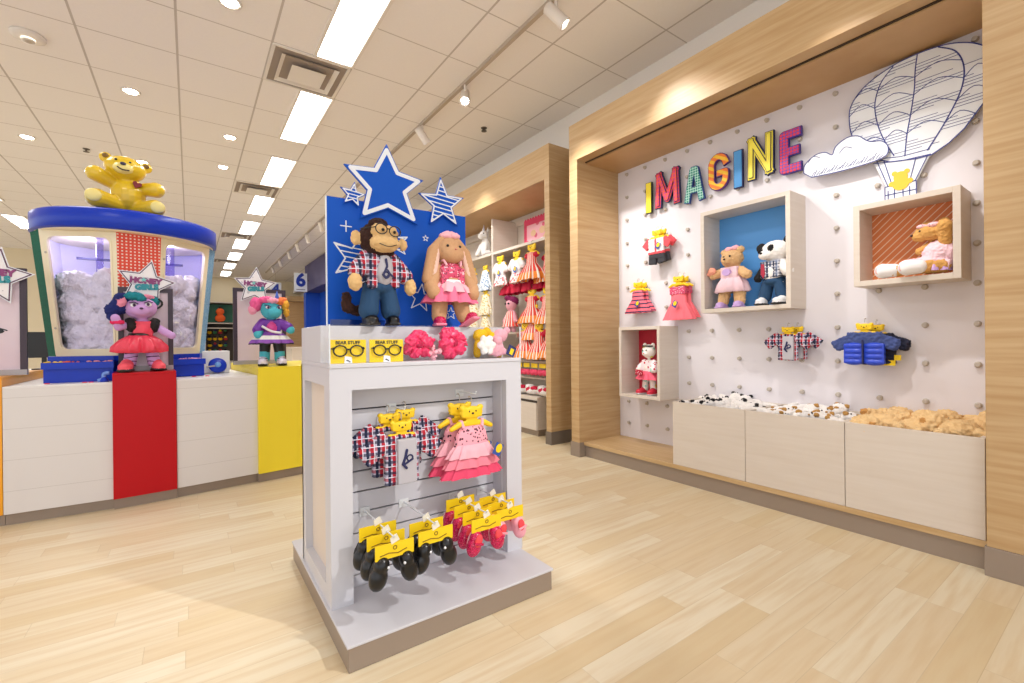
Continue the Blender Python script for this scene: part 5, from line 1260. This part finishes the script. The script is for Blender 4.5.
def cab(y0, y1, x0, lb):
    t = thing('base_cabinet', lb, 'cabinet', (x0, y0, 0))
    MB().box(.012, 3.5-x0, 0, y1-y0, .07, .42).build('body', WARMW, t, .002); MB().box(0, .012, .004, y1-y0-.004, .07, .36).build('drawer_front', WARMW, t)
    MB().box(.004, .012, .0, y1-y0, .362, .385).build('grip_slot', plain('slot_shadow', '#3b3129', .8), t); MB().box(.04, 3.5-x0, .02, y1-y0, 0, .07).build('toe_kick', TAUPE, t)
cab(3.80, 4.78, 2.99, 'pale cream drawer cabinet at the foot of the second oak bay')
cab(4.82, 6.9, 2.99, 'farther pale cream cabinet hidden behind the display stand')
t = thing('shelf_sign', 'pink scallop-edged picture sign on the top shelf of the second bay', 'sign', (3.42, 4.56, 2.131), -PI/2)
sc_ = [(0, 0), (.62, 0), (.62, .38)]+[p for k in range(12) for p in ((.62-.62*(k+.5)/12, .40), (.62-.62*(k+1)/12, .375))]
MB().prism(sc_, 0, .012).build('board', plain('raspberry', '#e0406a', .5), t)
MB().prism([(.06, .03), (.56, .03), (.56, .31), (.06, .31)], -.002, .001).build('picture', speckle('pink_picture', '#f3b7c2', '#e26a86', 9, .3, '#f7e4c8'), t)
m = MB()
for x_, z_, r_ in ((.19, .20, .05), (.36, .21, .055), (.42, .12, .045)): m.prism([(x_+r_*math.cos(a*PI/8), z_+r_*.8*math.sin(a*PI/8)) for a in range(16)], -.004, -.001)
m.build('painted_faces', plain('painted_peach', '#eac39a', .6), t)
m = MB(); m.prism([(.22, .03), (.48, .03), (.46, .10), (.36, .12), (.25, .10)], -.005, -.002); m.build('white_patch', STARW, t)
text_mb('Love', .075, .001, TR((.35, -.007, .07)), .001).build('written_word', NAVY, t)
un = thing('plush_unicorn', 'white plush unicorn sitting on the top shelf of the second bay', 'plush toy', (3.2, 5.12, 2.131), -PI/2+.3)
P = [(0, 'e', (0, 0, .12), (.07, .07, .12)), (0, 'e', (0, -.02, .29), (.06, .07, .06)), (0, 'e', (0, -.09, .26), (.035, .05, .035)), (0, 'e', (-.04, 0, .36), (.014, .012, .035)), (0, 'e', (.045, 0, .36), (.014, .012, .035)),
     (0, 'c', (-.04, -.04, .15), (-.055, -.10, .03), .028, .03), (0, 'c', (.04, -.04, .15), (.055, -.10, .03), .028, .03), (0, 'e', (-.07, -.02, .04), (.05, .08, .04)), (0, 'e', (.07, -.02, .04), (.05, .08, .04)), (0, 'c', (0, 0, .15), (0, 0, .27), .04, .04)]
blob('body', P, (WF,), un, .008, 2, .004); MB().lathe([(.014, 0), (.002, .08)], (0, -.03, .345), 10).build('horn', plain('silver_horn', '#d8d4e4', .3), un, smooth=True); eyes(un, [(-.035, -.075, .30), (.035, -.075, .30)], .009)
t = thing('striped_figure', 'red and white striped plush figure at the right end of the top shelf', 'plush toy', (3.22, 3.78, 2.131), -PI/2)
blob('body', [(0, 'c', (-.035, 0, .03), (-.035, 0, .12), .03, .03), (0, 'c', (.035, 0, .03), (.035, 0, .12), .03, .03), (0, 'e', (0, 0, .20), (.06, .05, .09)), (1, 'e', (0, 0, .33), (.055, .05, .055)), (0, 'c', (-.05, 0, .25), (-.09, 0, .16), .022, .02), (0, 'c', (.05, 0, .25), (.09, 0, .16), .022, .02)],
     (stripes('red_black_stripes', '#e2452e', '#2a2430', .05, .35), PP), t, .008, 2)
SR = NT('red_orange_stripes', '#e5452c', .7); x = SR.xyz(); an = SR.math('ARCTAN2', x[1], x[0]); SR.color(SR.mix(SR.band(SR.math('MULTIPLY', an, .5), .17, .4), SR.mix(SR.math('LESS_THAN', x[2], -.17), '#e23d2e', '#f08a2a'), '#f9ece2')); SRM = SR.m
CRIM = cloth('crimson_cloth', '#c3173c')
def rdress(loc, lb, grp=None):
    t = thing('striped_dress', lb, 'doll dress', loc, -PI/2, grp); hanger(t, 1.1, 0)
    MB().skirt([(0, .05, .03, 0), (-.05, .055, .035, .03), (-.09, .06, .04, .03), (-.15, .12, .06, .08), (-.20, .15, .075, .1), (-.23, .155, .08, .14)], 90, 9).build('dress', SRM, t, smooth=True)
    for s_ in (-1, 1): MB().ell((s_*.062, 0, -.02), (.03, .025, .025), 10).build('puff_sleeve', CRIM, t, smooth=True)
    t.scale = (1.3,)*3; return t
def wout(loc, lb):
    t = thing('hanging_outfit', lb, 'doll outfit', loc, -PI/2); hanger(t, 1.1, 0)
    blob('white_top', [(0, 'b', (0, 0, -.07), (.065, .02, .06)), (0, 'c', (-.06, 0, -.02), (-.10, 0, -.07), .03, .03), (0, 'c', (.06, 0, -.02), (.10, 0, -.07), .03, .03)], (RW,), t, .007, 2, .003)
    MB().skirt([(-.12, .065, .03, .02), (-.17, .09, .04, .08), (-.22, .10, .045, .1)], 60, 8).build('pink_skirt', NT('pink_print', '#f0a0a8', .7).m if False else PINKP, t, smooth=True)
    hangtag(t, .02, -.10, -.04, '#3f6fc4'); t.scale = (1.25,)*3; return t
PINKP = speckle('white_pink_print', '#f6e4e4', '#e0505f', 40, .35)
w0 = wout((3.10, 4.62, 1.97), 'white top and pink skirt outfit, leftmost under the top shelf of the second bay')
dup(w0, (3.10, 4.28, 1.97), label='white top and pink skirt outfit, second under the top shelf')
r0 = rdress((3.08, 3.97, 1.99), 'large red and orange striped dress hanging under the top shelf')
dup(r0, (3.17, 3.78, 1.95), label='partly hidden striped dress right of the large one under top shelf')
ruf0 = None
for i, y in enumerate((4.55, 4.33, 4.12, 3.92, 3.73)):
    lb = f'crimson ruffled skirt in second bay, {("leftmost", "second from left", "middle", "second from right", "rightmost")[i]} of the row'
    if ruf0 is None:
        ruf0 = thing('ruffled_skirt', lb, 'doll skirt', (3.2, y, 1.66), -PI/2, 'crimson ruffled skirts')
        MB().skirt([(.08, .05, .03, 0), (.0, .14, .08, .14), (-.07, .16, .09, .22)], 70, 9).build('ruffle', CRIM, ruf0, smooth=True); MB().tube([(0, 0, .05), (0, .05, .1)], .006).build('loop', YEL, ruf0)
    else: dup(ruf0, (3.2, y, 1.66), label=lb)
pd = thing('plush_doll', 'pink plush doll with purple hair and striped dress in the second bay', 'plush toy', (3.10, 4.40, 1.13), -PI/2)
blob('body', [(0, 'e', (0, 0, .32), (.075, .065, .075)), (0, 'e', (0, 0, .18), (.06, .05, .09)), (0, 'c', (-.05, 0, .22), (-.11, -.02, .13), .026, .028), (0, 'c', (.05, 0, .22), (.11, -.02, .13), .026, .028), (0, 'c', (-.04, 0, .1), (-.05, 0, .02), .035, .03), (0, 'c', (.04, 0, .1), (.05, 0, .02), .035, .03)], (PP,), pd, .008, 2)
blob('hair', [(0, 'e', (0, .02, .36), (.085, .07, .06)), (0, 'e', (-.03, -.02, .40), (.05, .05, .03))], (fur('purple_hair', '#8c1f5c', '#6c1648'),), pd, .008, 1, .006); eyes(pd, [(-.03, -.062, .33), (.03, -.062, .33)], .012)
MB().skirt([(.24, .06, .05, .02), (.14, .10, .07, .08), (.06, .13, .09, .1)], 80, 9).build('dress', SRM, pd, smooth=True)
t = thing('doll_shelf', 'thin white shelf under the purple-haired doll in the second bay', 'shelf', (3.0, 4.6, 1.12)); MB().box(0, .5, -.42, .16, -.012, .0).build('board', WARMW, t); MB().box(.03, .5, -.40, -.39, -.05, -.012).build('bracket', CHROME, t)
for (y, z), nm in {(4.05, 1.52): 'above and left, middle height', (3.78, 1.50): 'right end, middle height', (4.12, 1.13): 'lower row, left', (3.88, 1.12): 'lower row, middle', (3.68, 1.14): 'lower row, right end', (4.02, 1.33): 'tucked in the middle'}.items():
    dup(r0, (3.14 if z > 1.2 else 3.10, y, z), label='red and orange striped dress in the second bay, '+nm)
bl0 = None
BLP = speckle('blue_white_print', '#e6eef4', '#5b86b8', 50, .4); CRP = speckle('cream_yellow_print', '#f3ead2', '#d8b03c', 40, .35)
for i, (y, z, m_) in enumerate(((5.0, 1.93, 0), (5.3, 1.93, 0), (5.0, 1.62, 1), (5.3, 1.6, 1), (5.0, 1.36, 1), (5.3, 1.34, 1))):
    t = thing('hanging_outfit', ('blue and white' if m_ == 0 else 'cream and gold') + ' printed doll dress left of divider, ' + ('top right', 'top left', 'middle right', 'middle left', 'bottom right', 'bottom left')[i], 'doll dress', (3.12, y, z), -PI/2)
    hanger(t, 1.05, 0); MB().skirt([(0, .06, .03, 0), (-.08, .08, .04, .04), (-.2, .13, .055, .08), (-.26, .12, .05, .1)], 60, 7).build('dress', CRP if m_ else BLP, t, smooth=True)
bw0 = None
for i, y in enumerate((4.20, 4.06, 3.92, 3.78, 3.66)):
    lb = f'pink bow under yellow card in the second bay, {("leftmost", "second from left", "middle", "second from right", "rightmost")[i]}'
    if bw0 is None:
        bw0 = thing('bow_card', lb, 'hair bow', (3.06, y, .66), -PI/2, 'carded bows in the second bay')
        MB().box(-.055, .055, 0, .004, .07, .115).build('card', YEL, bw0)
        blob('bow', [(0, 'e', (-.035, 0, .02), (.035, .025, .035)), (0, 'e', (.035, 0, .02), (.035, .025, .035)), (0, 'e', (0, -.01, .02), .018)], (cloth('rose_cloth', '#e64a6c'),), bw0, .006, 1, .008)
    else: dup(bw0, (3.06, y, .66), label=lb)
ff0 = None
for i, y in enumerate((4.22, 4.0, 3.78)):
    lb = f'folded white and red plush on the cabinet of the second bay, {("left", "middle", "right")[i]}'
    if ff0 is None:
        ff0 = thing('folded_plush', lb, 'plush skin', (3.12, y, .43), -PI/2, 'folded plush on the cabinet'); blob('body', [(0, 'e', (0, 0, .04), (.12, .09, .045)), (1, 'e', (.05, -.03, .07), (.05, .05, .025)), (0, 'e', (-.05, -.02, .08), (.06, .05, .03)), (1, 'e', (-.02, -.06, .05), (.04, .03, .03))], (WF, CRIM), ff0, .009, 1, .01)
    else: dup(ff0, (3.12, y, .43), label=lb)

# ------------------------------------------------------------------ far end of the shop
t = thing('number_sign', 'white square hanging sign with a blue number 6', 'sign', (2.66, 14.45, 2.80))
MB().box(-.175, .175, 0, .02, -.27, .27).build('board', STARW, t, .004)
text_mb('6', .52, .004, TR((0, -.004, .05)), .02).build('blue_number', plain('sign_blue', '#1638a8', .5), t)
MB().box(-.12, .12, -.003, .001, -.225, -.20).build('small_line', plain('sign_grey', '#8d8f9c', .5), t)
MB().box(.175, .40, .0, .02, .05, .07).build('arm', BLACKM, t)
bs_ = thing('blue_booth', 'navy topped blue booth along the right wall behind the star board', 'booth', (2.9, 12.0, 0))
def L4(o): o.location = Vector(o.location)-Vector((2.9, 12.0, 0)); return o
BLU2 = plain('cobalt_wall', '#0b4fc0', .5); NV = NT('night_sky_print', '#33335c', .6); NV.color(NV.mix(NV.noise(1.2), '#2a2b52', '#6a628c'))
L4(MB().box(2.88, 3.5, 10.5, 15.0, 2.57, 3.36).build('bulkhead', NV.m, bs_)); L4(MB().box(3.3, 3.5, 10.5, 15.8, .9, 2.57).build('back_panel', BLU2, bs_)); L4(MB().box(2.9, 3.5, 15.0, 15.3, .0, 2.57).build('side_panel', BLU2, bs_)); L4(MB().box(2.9, 3.5, 10.5, 15.0, .0, .9).build('counter_base', BLU2, bs_))
t = thing('oak_bay', 'distant oak bay panel seen left of the number six sign post', 'wall display unit', (2.75, 17.2, 0))
MB().box(0, .06, 0, 1.6, 0, 2.45).build('side_panel', OAKF, t); MB().box(0.06, .75, .0, .06, 0, 2.45).build('back_panel', OAKZ, t); MB().box(-.05, .75, -.3, 1.6, 2.45, 2.62).build('header', OAKF, t); MB().box(-.35, .75, -.5, -.2, .66, .72).build('ledge', WARMW, t)
t = thing('number_sign', 'small hanging sign with blue number 4 behind the rainbow hair', 'sign', (2.28, 16.5, 2.75)); MB().box(-.17, .17, 0, .02, -.25, .25).build('board', STARW, t); text_mb('4', .46, .004, TR((0, -.004, 0)), .02).build('blue_number', plain('sign_blue_four', '#2a49b4', .5), t)
MB().box(-.004, .004, 0, .008, .25, .62).build('wire', CHROME, t)
t = thing('cash_desk', 'pale cream counter far behind the turquoise doll', 'counter', (1.5, 9.0, 0)); MB().box(0, .9, 0, .6, .06, .92).build('cabinet', WARMW, t); MB().box(-.02, .92, -.02, .62, .92, .95).build('top', WARMW, t); MB().box(.02, .88, .02, .6, 0, .06).build('toe_kick', TAUPE, t)
ts = thing('toy_shelf', 'dark toy shelving on the far back wall right of the stuffing machine', 'shelf unit', (.15, 18.6, 0))
DKB = plain('dark_shelf_back', '#4a4038', .7)
MB().box(-.3, 1.15, .5, .55, .4, 2.47).build('back_panel', DKB, ts); MB().box(-.3, 1.15, 0, .5, 0, .42).build('base', WARMW, ts)
for x_ in (-.3, .25, 1.12): MB().box(x_, x_+.04, .0, .5, .42, 2.47).build('upright', WARMW, ts)
for z_ in (2.44, 1.72, 1.55): MB().box(-.26, 1.12, .0, .5, z_, z_+.03).build('shelf', WARMW, ts)
MB().box(.35, 1.10, .40, .44, 1.78, 2.40).build('green_panel', plain('bottle_green', '#2e6a55', .6), ts)
t = thing('orange_plush', 'orange plush toy on the upper far shelf before the green panel', 'plush toy', (.86, 18.75, 1.76)); blob('body', [(0, 'e', (0, 0, .15), (.16, .1, .13)), (0, 'e', (0, 0, .38), (.13, .1, .12)), (1, 'e', (0, 0, .5), (.05, .05, .06))], (fur('orange_plush_fur', '#e8622a'), fur('black_hat_fur', '#2a2422')), t, .02, 2)
t = thing('red_plush_stack', 'red folded plush on the far shelf left of the orange toy', 'plush toy', (.12, 18.7, 1.58)); blob('body', [(0, 'e', (0, 0, .08), (.26, .15, .08)), (0, 'e', (.15, 0, .12), (.2, .12, .06))], (CRIM,), t, .02, 2, .01)
t = thing('big_plush_dog', 'large tan plush animal sitting low on the left of the far shelving', 'plush toy', (.02, 18.45, .42)); blob('body', [(0, 'e', (0, 0, .30), (.18, .15, .28)), (0, 'e', (.02, -.03, .68), (.16, .14, .14)), (1, 'e', (-.14, 0, .66), (.05, .06, .13)), (1, 'e', (.18, 0, .66), (.05, .06, .13)), (1, 'c', (-.1, -.1, .3), (-.14, -.2, .08), .06, .07), (1, 'c', (.1, -.1, .3), (.16, -.2, .08), .06, .07)], (fur('sand_plush', '#cdb593'), fur('brown_plush', '#8a5a38')), t, .02, 2, .01)
toy0 = None; cols = [fur('far_navy', '#2b2c58'), fur('far_red', '#b3303a'), YP, fur('far_black', '#26221f'), fur('far_green', '#3f7a55')]
cn_ = ['navy', 'red', 'yellow', 'black', 'green']; rn_ = ['top', 'second', 'third', 'fourth', 'bottom']
for r_ in range(5):
    for c_ in range(5):
        k = (r_*3+c_*2) % 5; k = 2 if r_ in (1, 2) and c_ % 2 else k
        t = thing('hanging_toy', f'small {cn_[k]} toy on the far wall, {rn_[r_]} row, {("leftmost", "second", "middle", "fourth", "rightmost")[c_]}', 'small toy', (.40+c_*.155, 18.9, 1.42-r_*.225))
        mb = MB(); mb.ell((0, 0, 0), (.068, .05, .055), 8); mb.build('body', cols[k], t, smooth=True); mb = MB(); mb.ell((0, -.01, .065), (.045, .04, .04), 8); mb.build('head', cols[(k+1) % 5], t, smooth=True)
t = thing('plush_heap', 'patterned red and blue plush heap along the foot of the far shelving', 'plush toy', (.55, 18.5, .43)); blob('body', [(0, 'e', (-.3+i*.17, 0, .06), (.12, .1, .07)) for i in range(5)], (speckle('plaid_far', '#35407a', '#b83a4a', 14, .4, '#e6e2da'),), t, .02, 1, .01)
t = thing('register_monitor', 'black register monitor on a white box behind the green machine panel', 'monitor', (-1.40, 7.5, .74))
MB().box(-.17, .17, 0, .03, .14, .44).build('screen', BLACKM, t, .004); MB().box(-.02, .02, .03, .06, .0, .25).build('stand', BLACKM, t); MB().box(-.09, .09, -.04, .12, 0, .015).build('foot', BLACKM, t)
t = thing('back_counter', 'white back counter with register behind the stuffing machine', 'counter', (-2.4, 7.3, 0)); MB().box(0, 1.9, 0, .6, .06, .70).build('cabinet', WT, t); MB().box(-.02, 1.92, -.02, .62, .70, .74).build('top', WT, t); MB().box(.02, 1.88, .03, .58, 0, .06).build('toe_kick', TAUPE, t)
struct(MB().box(-8, -2.2, 15.9, 16, 0, CZ).build('wall_partition', plain('cream_partition', '#e3d6b8', .9)))
bpy.data.objects['wall_partition'].name = 'trim_2'
bpy.context.view_layer.layer_collection.children[0].exclude = False
bpy.context.view_layer.update()
